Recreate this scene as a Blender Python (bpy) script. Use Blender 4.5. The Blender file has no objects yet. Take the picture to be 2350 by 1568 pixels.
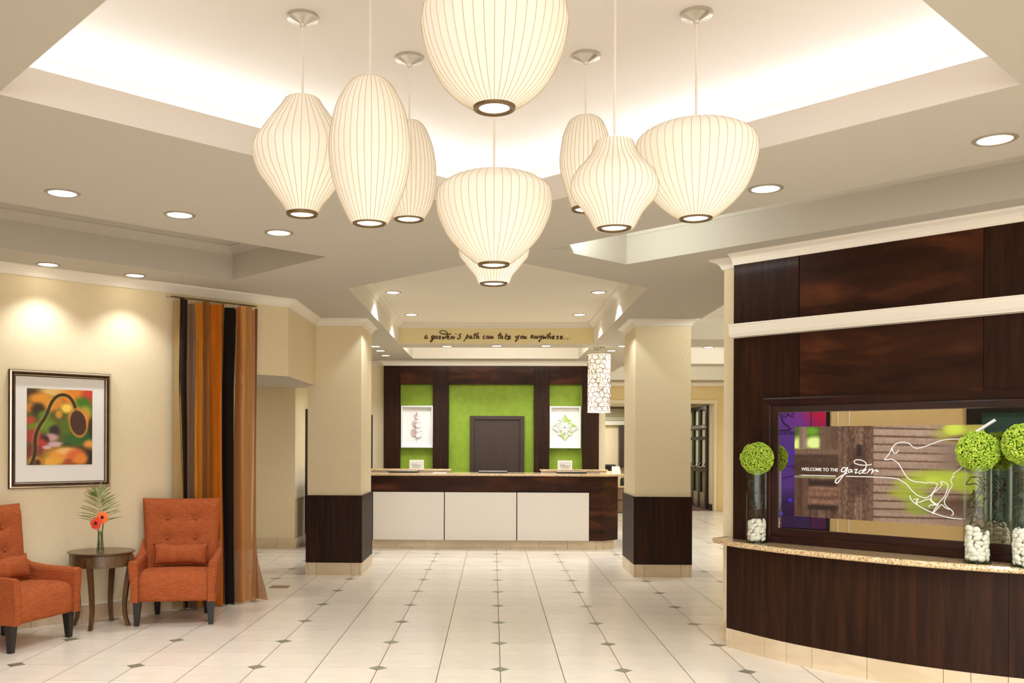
import bpy, bmesh, math, random
import numpy as np
from mathutils import Vector, Matrix
from mathutils.geometry import delaunay_2d_cdt

random.seed(7)
rng = np.random.default_rng(7)
PI = math.pi
SC = bpy.context.scene
COL = SC.collection
R2 = math.sqrt(2)

# ---------------------------------------------------------------- camera
F_PX, PX, PY, YAW, ROLL = 2145.2, 1078.3, 1019.6, -.02486, .00364
cd = bpy.data.cameras.new('camera')
cam = bpy.data.objects.new('camera', cd)
COL.objects.link(cam)
SC.camera = cam
cd.sensor_fit = 'HORIZONTAL'
cd.sensor_width = 36
cd.lens = F_PX / 2350 * 36
cd.shift_x = (1175 - PX) / 2350
cd.shift_y = (PY - 784) / 2350
cd.clip_start = .05
cam.matrix_world = Matrix.Translation((0, 0, 1.5)) @ Matrix.Rotation(-YAW, 4, 'Z') @ Matrix.Rotation(PI / 2, 4, 'X') @ Matrix.Rotation(ROLL, 4, 'Z')

# ---------------------------------------------------------------- exposure, world
SC.view_settings.view_transform = 'Standard'
SC.view_settings.look = 'None'
SC.view_settings.gamma = 1
SC.view_settings.use_curve_mapping = False
SC.view_settings.exposure = EXPOSURE = 0.33
w = bpy.data.worlds.new('world')
SC.world = w
w.use_nodes = True
w.node_tree.nodes['Background'].inputs[0].default_value = (.98, .99, 1, 1)
w.node_tree.nodes['Background'].inputs[1].default_value = 3.2  # strong world light, added as fill through the open hall front
SC.cycles.max_bounces = 9
SC.cycles.diffuse_bounces = 5
SC.cycles.glossy_bounces = 4
SC.cycles.transparent_max_bounces = 16
SC.cycles.sample_clamp_indirect = 6
SC.cycles.use_denoising = True

WARM = (.95, .99, 1.07)
ZC, ZT, ZD = 2.925, 3.21, 3.38          # low ceiling, tray tops, big coffer top


def area(name, loc, size, power, color=WARM, rot=(0, 0, 0), size_y=None, spread=PI):
    l = bpy.data.lights.new(name, 'AREA')
    l.energy, l.color, l.size, l.spread = power, color, size, spread
    if size_y:
        l.shape, l.size_y = 'RECTANGLE', size_y
    o = bpy.data.objects.new(name, l)
    o.location, o.rotation_euler = loc, rot
    COL.objects.link(o)
    return o


def spot(name, loc, power, deg=100, blend=.7, color=WARM, r=.06, tilt=(0, 0, 0)):
    l = bpy.data.lights.new(name, 'SPOT')
    l.energy, l.color, l.spot_size, l.spot_blend, l.shadow_soft_size = power, color, math.radians(deg), blend, r
    o = bpy.data.objects.new(name, l)
    o.location, o.rotation_euler = loc, tilt
    COL.objects.link(o)
    return o


# unseen fill lights added behind and beside the camera, outside the frame
for x, y in ((-3, 1), (0, -1.5), (3.2, 1), (-5.5, 3.5), (-3, -3.5), (3, -3.5), (3.2, 3.2)):
    area('lobby_fill', (x, y, 2.9), .9, 50)
for x, y in ((-4.4, 4.75), (-3.7, 3.7), (-2.9, 2.5)):
    spot('partition_fill', (x, y, 2.9), 30, 130)  # unseen spots added to brighten the partition reflected in the mirror
# cove lighting on the ledge of the big square coffer
CF = [(.01, 5.80), (2.07, 3.73), (.03, 1.68), (-2.03, 3.77)]     # far, right, near, left
for i in range(4):
    a, b = Vector(CF[i]), Vector(CF[(i + 1) % 4])
    m = (a + b) / 2
    d = (b - a).normalized()
    n = Vector((-d.y, d.x))
    m = m + n * .44
    ang = math.atan2(d.y, d.x)
    area('cove_light', (m.x, m.y, 3.04), 3.5, 8.4, (1, .99, .99), (PI, 0, ang), .07)

# hidden strips added behind the near tray lips to brighten the tray faces
area('tray_fill_strip', (.80, 6.72, 3.0), 1.0, 5, (.95, 1, .98), (math.radians(115), 0, math.radians(-45)), .04)
area('tray_fill_strip', (.04, 13.90, 3.0), 2.5, 15, (1, .98, .95), (math.radians(112), 0, 0), .04)
area('tray_fill_strip', (3.6, 9.45, 3.0), 2.2, 24, (.97, 1, .94), (math.radians(112), 0, 0), .04)
area('tray_fill_strip', (3.9, 13.80, 3.0), 2.2, 34, (.97, 1, .96), (math.radians(112), 0, 0), .04)
area('tray_fill_strip', (3.6, 17.25, 3.0), 2.2, 26, (.97, 1, .96), (math.radians(112), 0, 0), .04)

# ---------------------------------------------------------------- materials
MATS = {}


def nn(nt, typ, **kw):
    n = nt.nodes.new(typ)
    for k, v in kw.items():
        if k in n.inputs:
            n.inputs[k].default_value = v
        else:
            setattr(n, k, v)
    return n


def srgb(c):
    return tuple(((v / 255) / 12.92 if v <= 10 else ((v / 255 + .055) / 1.055) ** 2.4) for v in c) + (1,)


def base(name, color, rough=.5, metal=0, spec=.5, emit=None, estr=0, coat=0):
    m = bpy.data.materials.new(name)
    m.use_nodes = True
    p = m.node_tree.nodes['Principled BSDF']
    p.inputs['Base Color'].default_value = srgb(color)
    p.inputs['Roughness'].default_value = rough
    p.inputs['Metallic'].default_value = metal
    p.inputs['Specular IOR Level'].default_value = spec
    p.inputs['Coat Weight'].default_value = coat
    p.inputs['Coat Roughness'].default_value = .12
    if emit:
        p.inputs['Emission Color'].default_value = srgb(emit)
        p.inputs['Emission Strength'].default_value = estr
    MATS[name] = m
    return m


def noisy(name, stops, scale=(1, 1, 1), nscale=5, detail=4, rough=.5, bump=0, spec=.5, coat=0, coords='Object', distortion=0, bdist=.002, metal=0, rand=0, vor=False, roughness=.55):
    """material whose colour runs through a ramp driven by (stretched) noise"""
    m = base(name, stops[0][1], rough, metal, spec, coat=coat)
    nt = m.node_tree
    p = nt.nodes['Principled BSDF']
    tc = nn(nt, 'ShaderNodeTexCoord')
    mp = nn(nt, 'ShaderNodeMapping')
    mp.inputs['Scale'].default_value = scale
    nt.links.new(tc.outputs[coords], mp.inputs[0])
    if vor:
        no = nn(nt, 'ShaderNodeTexVoronoi', Scale=nscale)
    else:
        no = nn(nt, 'ShaderNodeTexNoise', Scale=nscale, Detail=detail, Roughness=roughness, Distortion=distortion)
    nt.links.new(mp.outputs[0], no.inputs['Vector'])
    cr = nn(nt, 'ShaderNodeValToRGB')
    while len(cr.color_ramp.elements) < len(stops):
        cr.color_ramp.elements.new(.5)
    for e, (pos, c) in zip(cr.color_ramp.elements, stops):
        e.position, e.color = pos, srgb(c)
    out = no.outputs['Distance'] if vor else no.outputs['Fac']
    nt.links.new(out, cr.inputs[0])
    col = cr.outputs[0]
    if rand:
        geo = nn(nt, 'ShaderNodeNewGeometry')
        oi = nn(nt, 'ShaderNodeObjectInfo')
        ad = nn(nt, 'ShaderNodeMath', operation='ADD')
        nt.links.new(geo.outputs['Random Per Island'], ad.inputs[0])
        nt.links.new(oi.outputs['Random'], ad.inputs[1])
        fr = nn(nt, 'ShaderNodeMath', operation='FRACT')
        nt.links.new(ad.outputs[0], fr.inputs[0])
        mr = nn(nt, 'ShaderNodeMapRange')
        mr.inputs['To Min'].default_value = 1 - rand
        mr.inputs['To Max'].default_value = 1
        nt.links.new(fr.outputs[0], mr.inputs[0])
        hs = nn(nt, 'ShaderNodeHueSaturation')
        nt.links.new(mr.outputs[0], hs.inputs['Value'])
        nt.links.new(col, hs.inputs['Color'])
        col = hs.outputs[0]
    nt.links.new(col, p.inputs['Base Color'])
    if bump:
        b = nn(nt, 'ShaderNodeBump', Strength=bump, Distance=bdist)
        nt.links.new(out, b.inputs['Height'])
        nt.links.new(b.outputs[0], p.inputs['Normal'])
    return m


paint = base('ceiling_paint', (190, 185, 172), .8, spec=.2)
paint_lit_tray = base('ceiling_paint_lit_tray', (228, 222, 208), .8, spec=.2)  # same ceiling paint, lightened to carry the light in the trays
paint_lit_coffer = base('ceiling_paint_lit_coffer', (224, 219, 212), .8, spec=.2)  # ceiling paint again, with the coffer's brightness put into the colour
trimp = base('trim_paint', (236, 230, 216), .45)
white = base('white_lacquer', (232, 230, 226), .35)
panelw = base('white_laminate', (226, 219, 206), .28)
wallp = noisy('wallpaper', [(.3, (224, 207, 169)), (.7, (238, 223, 187))], (150, 150, 4), 4, 3, .7, .08, .25)
walltan = noisy('wallpaper_tan', [(.3, (214, 188, 134)), (.7, (226, 203, 152))], (90, 90, 2.5), 4, 3, .7, .1, .25)
wood = noisy('espresso_wood', [(.25, (30, 14, 5)), (.5, (44, 23, 10)), (.8, (64, 35, 16))], (9, 9, .55), 3, 8, .5, .05, .14, coat=.03, distortion=.6, rand=.12)
woodh = noisy('espresso_wood_figured', [(.3, (30, 14, 6)), (.5, (54, 27, 12)), (.72, (94, 50, 26))], (.9, .9, 3.5), 1.6, 8, .5, .04, .14, coat=.03, distortion=.5, rand=.12)
framew = noisy('mahogany_frame', [(.3, (28, 9, 4)), (.8, (48, 18, 9))], (2, 2, 2), 3, 5, .3, 0, .3, coat=.15)
darkdoor = noisy('dark_door', [(.3, (50, 34, 26)), (.8, (60, 42, 33))], (9, 9, .6), 4, 4, .45)
chromd = base('bronze_frame', (46, 36, 28), .35, .6)
green = noisy('green_wall', [(.3, (124, 150, 28)), (.7, (136, 162, 36))], (3, 3, 3), 3, 3, .65)
gran = noisy('granite', [(.30, (60, 36, 22)), (.40, (150, 108, 62)), (.5, (214, 184, 136)), (.62, (236, 216, 178)), (.74, (176, 138, 92))], (1, 1, 1), 85, 6, .12, 0, .5, coat=.5, roughness=.72)
grout = base('grout', (150, 112, 70), .8)
tilem = noisy('porcelain_tile', [(.3, (232, 219, 198)), (.7, (244, 233, 215))], (1, 1, 1), 2.2, 6, .20, 0, .5, rand=.06, distortion=.8)
tilea = noisy('accent_stone', [(.3, (112, 110, 86)), (.7, (178, 176, 150))], (1, 1, 1), 30, 4, .3, 0, .5, rand=.35)
tileb = noisy('base_tile', [(.3, (208, 184, 148)), (.7, (228, 208, 174))], (1, 1, 3), 2.5, 6, .3, 0, .5, rand=.08, distortion=.8)
carpet = noisy('carpet', [(.3, (84, 58, 44)), (.7, (112, 78, 60))], (1, 1, 1), 40, 3, .95)
fabric = noisy('orange_fabric', [(.25, (136, 66, 34)), (.5, (164, 85, 46)), (.8, (186, 106, 66))], (9, 9, 95), 3, 5, .9, .3, .1, bdist=.003)
legw = base('black_leg', (30, 24, 20), .35)
tablew = noisy('walnut_table', [(.3, (76, 52, 28)), (.8, (112, 80, 46))], (3, 14, 3), 4, 6, .3, .02, .5, coat=.2)
steel = base('brushed_nickel', (205, 200, 190), .28, 1)
chrome = base('polished_chrome', (225, 225, 225), .12, 1)
ringm = base('bronze_ring', (118, 98, 66), .35, .6)
cordm = base('white_cord', (244, 240, 232), .4)
pebm = noisy('white_pebble', [(.3, (222, 212, 196)), (.7, (240, 233, 222))], (1, 1, 1), 8, 3, .45, rand=.1)
mossm = noisy('green_moss', [(.3, (136, 172, 34)), (.55, (182, 208, 62)), (.8, (216, 232, 116))], (1, 1, 1), 26, 3, .85, rand=.25)
twigm = noisy('dark_twig', [(.3, (44, 36, 20)), (.7, (84, 76, 40))], (1, 1, 1), 20, 3, .7)
blackm = base('black_plastic', (18, 17, 16), .35)
ink = base('brown_ink', (78, 46, 18), .6)
inkgrey = base('grey_ink', (84, 84, 84), .6)
letw = base('white_vinyl', (240, 240, 238), .5, emit=(240, 240, 238), estr=0)
paper = base('white_paper', (238, 236, 230), .6)
rungold = base('champagne_edge', (236, 222, 190), .25, .7)
leafm = noisy('palm_green', [(.3, (86, 112, 44)), (.7, (190, 200, 136))], (6, 6, 6), 3, 3, .4, rand=.3)
orangep = base('gerbera_orange', (240, 110, 30), .6)
redp = base('gerbera_red', (222, 58, 22), .6)
darkc = base('gerbera_eye', (60, 8, 12), .8)
stemm = base('flower_stem', (74, 92, 34), .6)
pinkp = base('pink_card', (204, 170, 164), .7)
lime = base('lime_card', (176, 204, 96), .7)
sage = base('sage_card', (206, 210, 192), .7)
floorb = base('floor_plate', (158, 128, 100), .4, .4)

lens = base('lamp_lens', (255, 250, 240), .5, emit=(255, 246, 228), estr=9)
diffm = base('pendant_diffuser', (255, 250, 240), .5, emit=(255, 244, 222), estr=2.4)


def shade_mat():
    m = base('bubble_vinyl', (236, 229, 214), .55, spec=.2, emit=(255, 243, 224), estr=.18)
    return m


shadem = shade_mat()
ribm = base('shade_wire', (186, 164, 128), .5, emit=(214, 186, 140), estr=.08)


def glassy(name, tint, ior=1.45, rough=.02):
    m = bpy.data.materials.new(name)
    m.use_nodes = True
    nt = m.node_tree
    nt.nodes.remove(nt.nodes['Principled BSDF'])
    out = nt.nodes['Material Output']
    tr = nn(nt, 'ShaderNodeBsdfTransparent')
    tr.inputs[0].default_value = tint
    gl = nn(nt, 'ShaderNodeBsdfGlossy', Roughness=rough)
    lw = nn(nt, 'ShaderNodeLayerWeight', Blend=.5)
    pw = nn(nt, 'ShaderNodeMath', operation='POWER')
    pw.inputs[1].default_value = 5
    nt.links.new(lw.outputs['Facing'], pw.inputs[0])
    fr = nn(nt, 'ShaderNodeMath', operation='MULTIPLY_ADD')
    fr.inputs[1].default_value = .5
    fr.inputs[2].default_value = ((ior - 1) / (ior + 1)) ** 2
    nt.links.new(pw.outputs[0], fr.inputs[0])
    mx = nn(nt, 'ShaderNodeMixShader')
    nt.links.new(fr.outputs[0], mx.inputs[0])
    nt.links.new(tr.outputs[0], mx.inputs[1])
    nt.links.new(gl.outputs[0], mx.inputs[2])
    nt.links.new(mx.outputs[0], out.inputs[0])
    MATS[name] = m
    return m


glass = glassy('clear_glass', (.95, .97, .95, 1), 1.3)
glassd = glassy('dark_glass', (.78, .80, .74, 1), 1.5)
vglass = glassy('tinted_glass', (.80, .82, .74, 1), 1.5)
water = glassy('water', (.94, .93, .84, 1), 1.2)
mirr = base('mirror_silver', (214, 207, 192), .0, 1)
mirr.node_tree.nodes['Principled BSDF'].inputs['Roughness'].default_value = 0


def sheer(name, color, alpha, rough=.75):
    m = noisy(name, [(.3, tuple(int(v * .86) for v in color)), (.7, color)], (30, 30, 1), 3, 3, rough, .15, .12, bdist=.004)
    nt = m.node_tree
    p = nt.nodes['Principled BSDF']
    p.inputs['Sheen Weight'].default_value = .1
    p.inputs['Alpha'].default_value = alpha
    return m


def painted(name, rough=.5, emit=0):
    """flat print: the picture is stored per vertex of a fine grid"""
    m = base(name, (200, 200, 200), rough)
    nt = m.node_tree
    at = nn(nt, 'ShaderNodeVertexColor', layer_name='print')
    p = nt.nodes['Principled BSDF']
    nt.links.new(at.outputs[0], p.inputs['Base Color'])
    if emit:
        nt.links.new(at.outputs[0], p.inputs['Emission Color'])
        p.inputs['Emission Strength'].default_value = emit
    return m


# ---------------------------------------------------------------- object helpers
ORG = {}


def tag(o, label=None, cat=None, group=None, kind=None):
    if label: o['label'] = label
    if cat: o['category'] = cat
    if group: o['group'] = group
    if kind: o['kind'] = kind
    return o


def root(name, loc, label, cat, group=None):
    o = bpy.data.objects.new(name, None)
    o.empty_display_size = .1
    COL.objects.link(o)
    o.location = loc
    ORG[o.name] = Vector(loc)
    return tag(o, label, cat, group)


class MB:
    def __init__(s):
        s.v, s.f = [], []

    def add(s, v, f):
        n = len(s.v)
        s.v += [tuple(p) for p in v]
        s.f += [tuple(i + n for i in q) for q in f]
        return s

    def box(s, x0, x1, y0, y1, z0, z1, T=None, tap=None):
        v = [(x, y, z) for z in (z0, z1) for y in (y0, y1) for x in (x0, x1)]
        if T: v = [T(*p) for p in v]
        return s.add(v, [(0, 2, 3, 1), (4, 5, 7, 6), (0, 1, 5, 4), (2, 6, 7, 3), (0, 4, 6, 2), (1, 3, 7, 5)])

    def quad(s, *p):
        return s.add(p, [tuple(range(len(p)))])

    def lathe(s, prof, n=48, c=(0, 0, 0), rf=None, cap0=False, cap1=False):
        v, f = [], []
        for r, z in prof:
            for i in range(n):
                a = 2 * PI * i / n
                k = rf(i) if rf else 1
                v.append((c[0] + r * k * math.cos(a), c[1] + r * k * math.sin(a), c[2] + z))
        for j in range(len(prof) - 1):
            for i in range(n):
                a, b = j * n + i, j * n + (i + 1) % n
                f.append((a, b, b + n, a + n))
        if cap0: f.append(tuple(reversed(range(n))))
        if cap1: f.append(tuple((len(prof) - 1) * n + i for i in range(n)))
        return s.add(v, f)

    def tube(s, pts, r, n=6, cap=True):
        pts = [Vector(p) for p in pts]
        m = len(pts)
        rr = r if hasattr(r, '__len__') else [r] * m
        v, f = [], []
        up = None
        for i, p in enumerate(pts):
            t = (pts[min(i + 1, m - 1)] - pts[max(i - 1, 0)])
            t = t.normalized() if t.length > 1e-9 else Vector((0, 0, 1))
            if up is None:
                up = Vector((0, 0, 1)) if abs(t.z) < .9 else Vector((1, 0, 0))
            a = (up - t * up.dot(t))
            a = a.normalized() if a.length > 1e-6 else t.orthogonal().normalized()
            up = a
            b = t.cross(a)
            for k in range(n):
                an = 2 * PI * k / n
                v.append(p + (a * math.cos(an) + b * math.sin(an)) * rr[i])
        for i in range(m - 1):
            for k in range(n):
                a, b = i * n + k, i * n + (k + 1) % n
                f.append((a, b, b + n, a + n))
        if cap:
            f.append(tuple(reversed(range(n))))
            f.append(tuple((m - 1) * n + k for k in range(n)))
        return s.add(v, f)

    def sweep(s, path, prof, z=0, closed=False, side=1):
        """profile (n, dz) swept along a 2-D path with mitred corners; n is measured to the left (side=1) of the path"""
        P = [Vector(p) for p in path]
        m = len(P)
        offs = []
        for i in range(m):
            ds = []
            if closed or i > 0: ds.append((P[i] - P[i - 1]).normalized())
            if closed or i < m - 1: ds.append((P[(i + 1) % m] - P[i]).normalized())
            ns = [Vector((-d.y, d.x)) * side for d in ds]
            if len(ns) == 2:
                k = ns[0] + ns[1]
                o = k / max(.2, (1 + ns[0].dot(ns[1])))
            else:
                o = ns[0]
            offs.append(o)
        k = len(prof)
        v = [(P[i].x + offs[i].x * n, P[i].y + offs[i].y * n, z + dz) for i in range(m) for n, dz in prof]
        f = []
        for i in range(m if closed else m - 1):
            for j in range(k - 1):
                a, b = i * k + j, ((i + 1) % m) * k + j
                f.append((a, b, b + 1, a + 1))
        return s.add(v, f)

    def done(s, name, mat, parent=None, label=None, cat=None, group=None, kind=None, smooth=False, bevel=0, seg=2, sub=0, local=False, doubles=False):
        o = ORG.get(parent.name, Vector((0, 0, 0))) if (parent is not None and not local) else Vector((0, 0, 0))
        me = bpy.data.meshes.new(name)
        me.from_pydata([(p[0] - o.x, p[1] - o.y, p[2] - o.z) for p in s.v], [], s.f)
        if doubles or bevel or sub:
            bm = bmesh.new()
            bm.from_mesh(me)
            if doubles: bmesh.ops.remove_doubles(bm, verts=bm.verts, dist=1e-4)
            bmesh.ops.recalc_face_normals(bm, faces=bm.faces)
            bm.to_mesh(me)
            bm.free()
        me.materials.append(mat)
        ob = bpy.data.objects.new(name, me)
        COL.objects.link(ob)
        if parent is not None:
            ob.parent = parent
            ORG[ob.name] = o
        if bevel:
            b = ob.modifiers.new('b', 'BEVEL')
            b.width, b.segments, b.limit_method = bevel, seg, 'ANGLE'
            b.angle_limit = .6
        if sub:
            q = ob.modifiers.new('s', 'SUBSURF')
            q.levels = q.render_levels = sub
        if smooth:
            me.polygons.foreach_set('use_smooth', [True] * len(me.polygons))
        return tag(ob, label, cat, group, kind)


def copy_tree(o, parent=None):
    c = o.copy()
    COL.objects.link(c)
    if parent is not None:
        c.parent = parent
    ORG[c.name] = ORG.get(o.name, Vector((0, 0, 0)))
    for ch in list(o.children):
        copy_tree(ch, c)
    return c


def catmull(pts, k=6):
    P = [Vector(p) for p in pts]
    if len(P) < 3:
        return P
    out = []
    Q = [P[0] * 2 - P[1]] + P + [P[-1] * 2 - P[-2]]
    for i in range(1, len(Q) - 2):
        a, b, c, d = Q[i - 1:i + 3]
        for j in range(k):
            t = j / k
            out.append(.5 * ((2 * b) + (c - a) * t + (2 * a - 5 * b + 4 * c - d) * t * t + (3 * b - a - 3 * c + d) * t ** 3))
    out.append(P[-1])
    return out


CL, CR = 11.24, 8.86


def LW(u, n, z):      # frame of the left wall: u along, n into the room
    return ((u * R2 - CL) / 2 + n / R2, (u * R2 + CL) / 2 - n / R2, z)


def RW(s, n, z):      # frame of the right (timber) wall
    return ((s * R2 + CR) / 2 - n / R2, (CR - s * R2) / 2 - n / R2, z)


PO, PE = Vector((-5.62, 5.62)), Vector((.552, -.834)).normalized()


def PWF(u, n, z):     # frame of the partition left of the camera that the mirror reflects
    return (PO.x + PE.x * u - PE.y * n, PO.y + PE.y * u + PE.x * n, z)


def st(o):
    o['kind'] = 'structure'
    return o


CROWN = [(0, 0), (0, -.078), (.012, -.078), (.016, -.066), (.024, -.048), (.042, -.030), (.066, -.018), (.080, -.015), (.085, -.010), (.085, 0)]


def text_mesh(name, body, size, mat, parent, M, extrude=.001, label=None, offset=0):
    c = bpy.data.curves.new(name, 'FONT')
    c.body, c.size, c.extrude, c.offset = body, size, extrude, offset
    c.align_x = 'LEFT'
    t = bpy.data.objects.new(name, c)
    COL.objects.link(t)
    bpy.context.view_layer.update()
    me = bpy.data.meshes.new_from_object(t)
    bpy.data.objects.remove(t)
    o = ORG.get(parent.name, Vector((0, 0, 0)))
    me.transform(M)
    me.transform(Matrix.Translation(-o))
    me.materials.clear()
    me.materials.append(mat)
    ob = bpy.data.objects.new(name, me)
    COL.objects.link(ob)
    ob.parent = parent
    ORG[ob.name] = o
    if label: ob['label'] = label
    return ob


def print_grid(name, T, a0, a1, z0, z1, W, H, img, mat, parent, thick_n=None):
    """grid of W x H cells in the plane T(a, z); img(H, W, 3) sRGB 0..255, row 0 on top"""
    vs = [T(a0 + (a1 - a0) * i / (W - 1), z1 + (z0 - z1) * j / (H - 1)) for j in range(H) for i in range(W)]
    fs = [(j * W + i, j * W + W + i, j * W + W + i + 1, j * W + i + 1) for j in range(H - 1) for i in range(W - 1)]
    o = ORG.get(parent.name, Vector((0, 0, 0))) if parent is not None else Vector((0, 0, 0))
    me = bpy.data.meshes.new(name)
    me.from_pydata([tuple(Vector(v) - o) for v in vs], [], fs)
    at = me.color_attributes.new('print', 'FLOAT_COLOR', 'POINT')
    c = np.clip(img.reshape(-1, 3) / 255, 0, 1)
    lin = np.where(c <= .04045, c / 12.92, ((c + .055) / 1.055) ** 2.4)
    at.data.foreach_set('color', np.concatenate([lin, np.ones((len(lin), 1))], 1).astype(np.float32).ravel())
    me.materials.append(mat)
    ob = bpy.data.objects.new(name, me)
    COL.objects.link(ob)
    if parent is not None:
        ob.parent = parent
        ORG[ob.name] = o
    return ob

BIRD={
'underline':[(-3.163,1.289),(-2.915,1.290)],
'stem':[(-2.843,1.290),(-2.637,1.290),(-2.517,1.285),(-2.477,1.271),(-2.439,1.246),(-2.413,1.214),(-2.381,1.185),(-2.350,1.170),(-2.324,1.166),(-2.299,1.178),(-2.280,1.199),(-2.262,1.229),(-2.251,1.249),(-2.256,1.260),(-2.275,1.264),(-2.312,1.264),(-2.321,1.256)],
'back':[(-2.109,1.543),(-2.166,1.542),(-2.214,1.537),(-2.263,1.521),(-2.313,1.501),(-2.351,1.488),(-2.382,1.484),(-2.405,1.494),(-2.427,1.514),(-2.453,1.522),(-2.491,1.520),(-2.521,1.504),(-2.534,1.483),(-2.531,1.463),(-2.519,1.450),(-2.504,1.456),(-2.493,1.472)],
'beak':[(-2.538,1.485),(-2.548,1.457),(-2.568,1.429),(-2.584,1.408),(-2.563,1.408),(-2.536,1.410),(-2.517,1.400),(-2.505,1.394)],
'breast':[(-2.502,1.390),(-2.484,1.367),(-2.464,1.331),(-2.446,1.302),(-2.426,1.283),(-2.394,1.268),(-2.350,1.265),(-2.324,1.261)],
'thigh':[(-2.232,1.266),(-2.228,1.274),(-2.214,1.271),(-2.196,1.262),(-2.186,1.245),(-2.196,1.209),(-2.210,1.176),(-2.231,1.150),(-2.252,1.129),(-2.272,1.138),(-2.286,1.150),(-2.289,1.170),(-2.275,1.199),(-2.249,1.223),(-2.231,1.243),(-2.222,1.256),(-2.232,1.266)],
'rump':[(-2.088,1.391),(-2.118,1.355),(-2.159,1.321)],
'shank':[(-2.149,1.316),(-2.164,1.301),(-2.153,1.307),(-2.170,1.284),(-2.162,1.254),(-2.177,1.223),(-2.194,1.183),(-2.208,1.154),(-2.204,1.128),(-2.188,1.110),(-2.170,1.098),(-2.159,1.086),(-2.155,1.070),(-2.166,1.063)],
'foot':[(-2.396,1.152),(-2.368,1.156),(-2.381,1.139),(-2.374,1.120),(-2.377,1.135),(-2.355,1.137),(-2.324,1.152),(-2.299,1.159),(-2.286,1.144),(-2.268,1.128),(-2.256,1.126)],
'toes':[(-2.302,1.107),(-2.293,1.121),(-2.262,1.122),(-2.245,1.126),(-2.268,1.093),(-2.279,1.066),(-2.265,1.083),(-2.244,1.107),(-2.225,1.127),(-2.204,1.109),(-2.176,1.098)],
'branch':[(-2.420,1.177),(-2.416,1.157),(-2.394,1.132),(-2.362,1.111),(-2.324,1.090),(-2.280,1.073),(-2.225,1.056),(-2.176,1.046),(-2.128,1.043),(-2.101,1.043)],
'tail':[(-2.071,1.556),(-2.016,1.593),(-1.966,1.627),(-1.918,1.659)],
'g':[(-2.843,1.346),(-2.862,1.348),(-2.876,1.332),(-2.872,1.320),(-2.857,1.323),(-2.840,1.343),(-2.833,1.349),(-2.843,1.322),(-2.864,1.294),(-2.890,1.258),(-2.904,1.242),(-2.917,1.245),(-2.917,1.257),(-2.901,1.275),(-2.872,1.294),(-2.836,1.312)],
'a':[(-2.809,1.337),(-2.822,1.335),(-2.829,1.321),(-2.819,1.317),(-2.805,1.331),(-2.802,1.337),(-2.805,1.320),(-2.797,1.322)],
'r':[(-2.788,1.334),(-2.777,1.339),(-2.767,1.338),(-2.777,1.324),(-2.781,1.313),(-2.765,1.318)],
'd':[(-2.732,1.333),(-2.746,1.331),(-2.757,1.319),(-2.750,1.311),(-2.732,1.319),(-2.712,1.346),(-2.705,1.366),(-2.712,1.387),(-2.739,1.401),(-2.774,1.403),(-2.788,1.392),(-2.781,1.379),(-2.746,1.369),(-2.705,1.368),(-2.668,1.375)],
'e':[(-2.729,1.323),(-2.712,1.332),(-2.708,1.342),(-2.722,1.339),(-2.730,1.323),(-2.722,1.313),(-2.705,1.317)],
'n':[(-2.681,1.346),(-2.691,1.329),(-2.699,1.314),(-2.689,1.329),(-2.674,1.340),(-2.662,1.341),(-2.671,1.311),(-2.662,1.325),(-2.647,1.336),(-2.634,1.337),(-2.638,1.326),(-2.623,1.331)],
}
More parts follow.
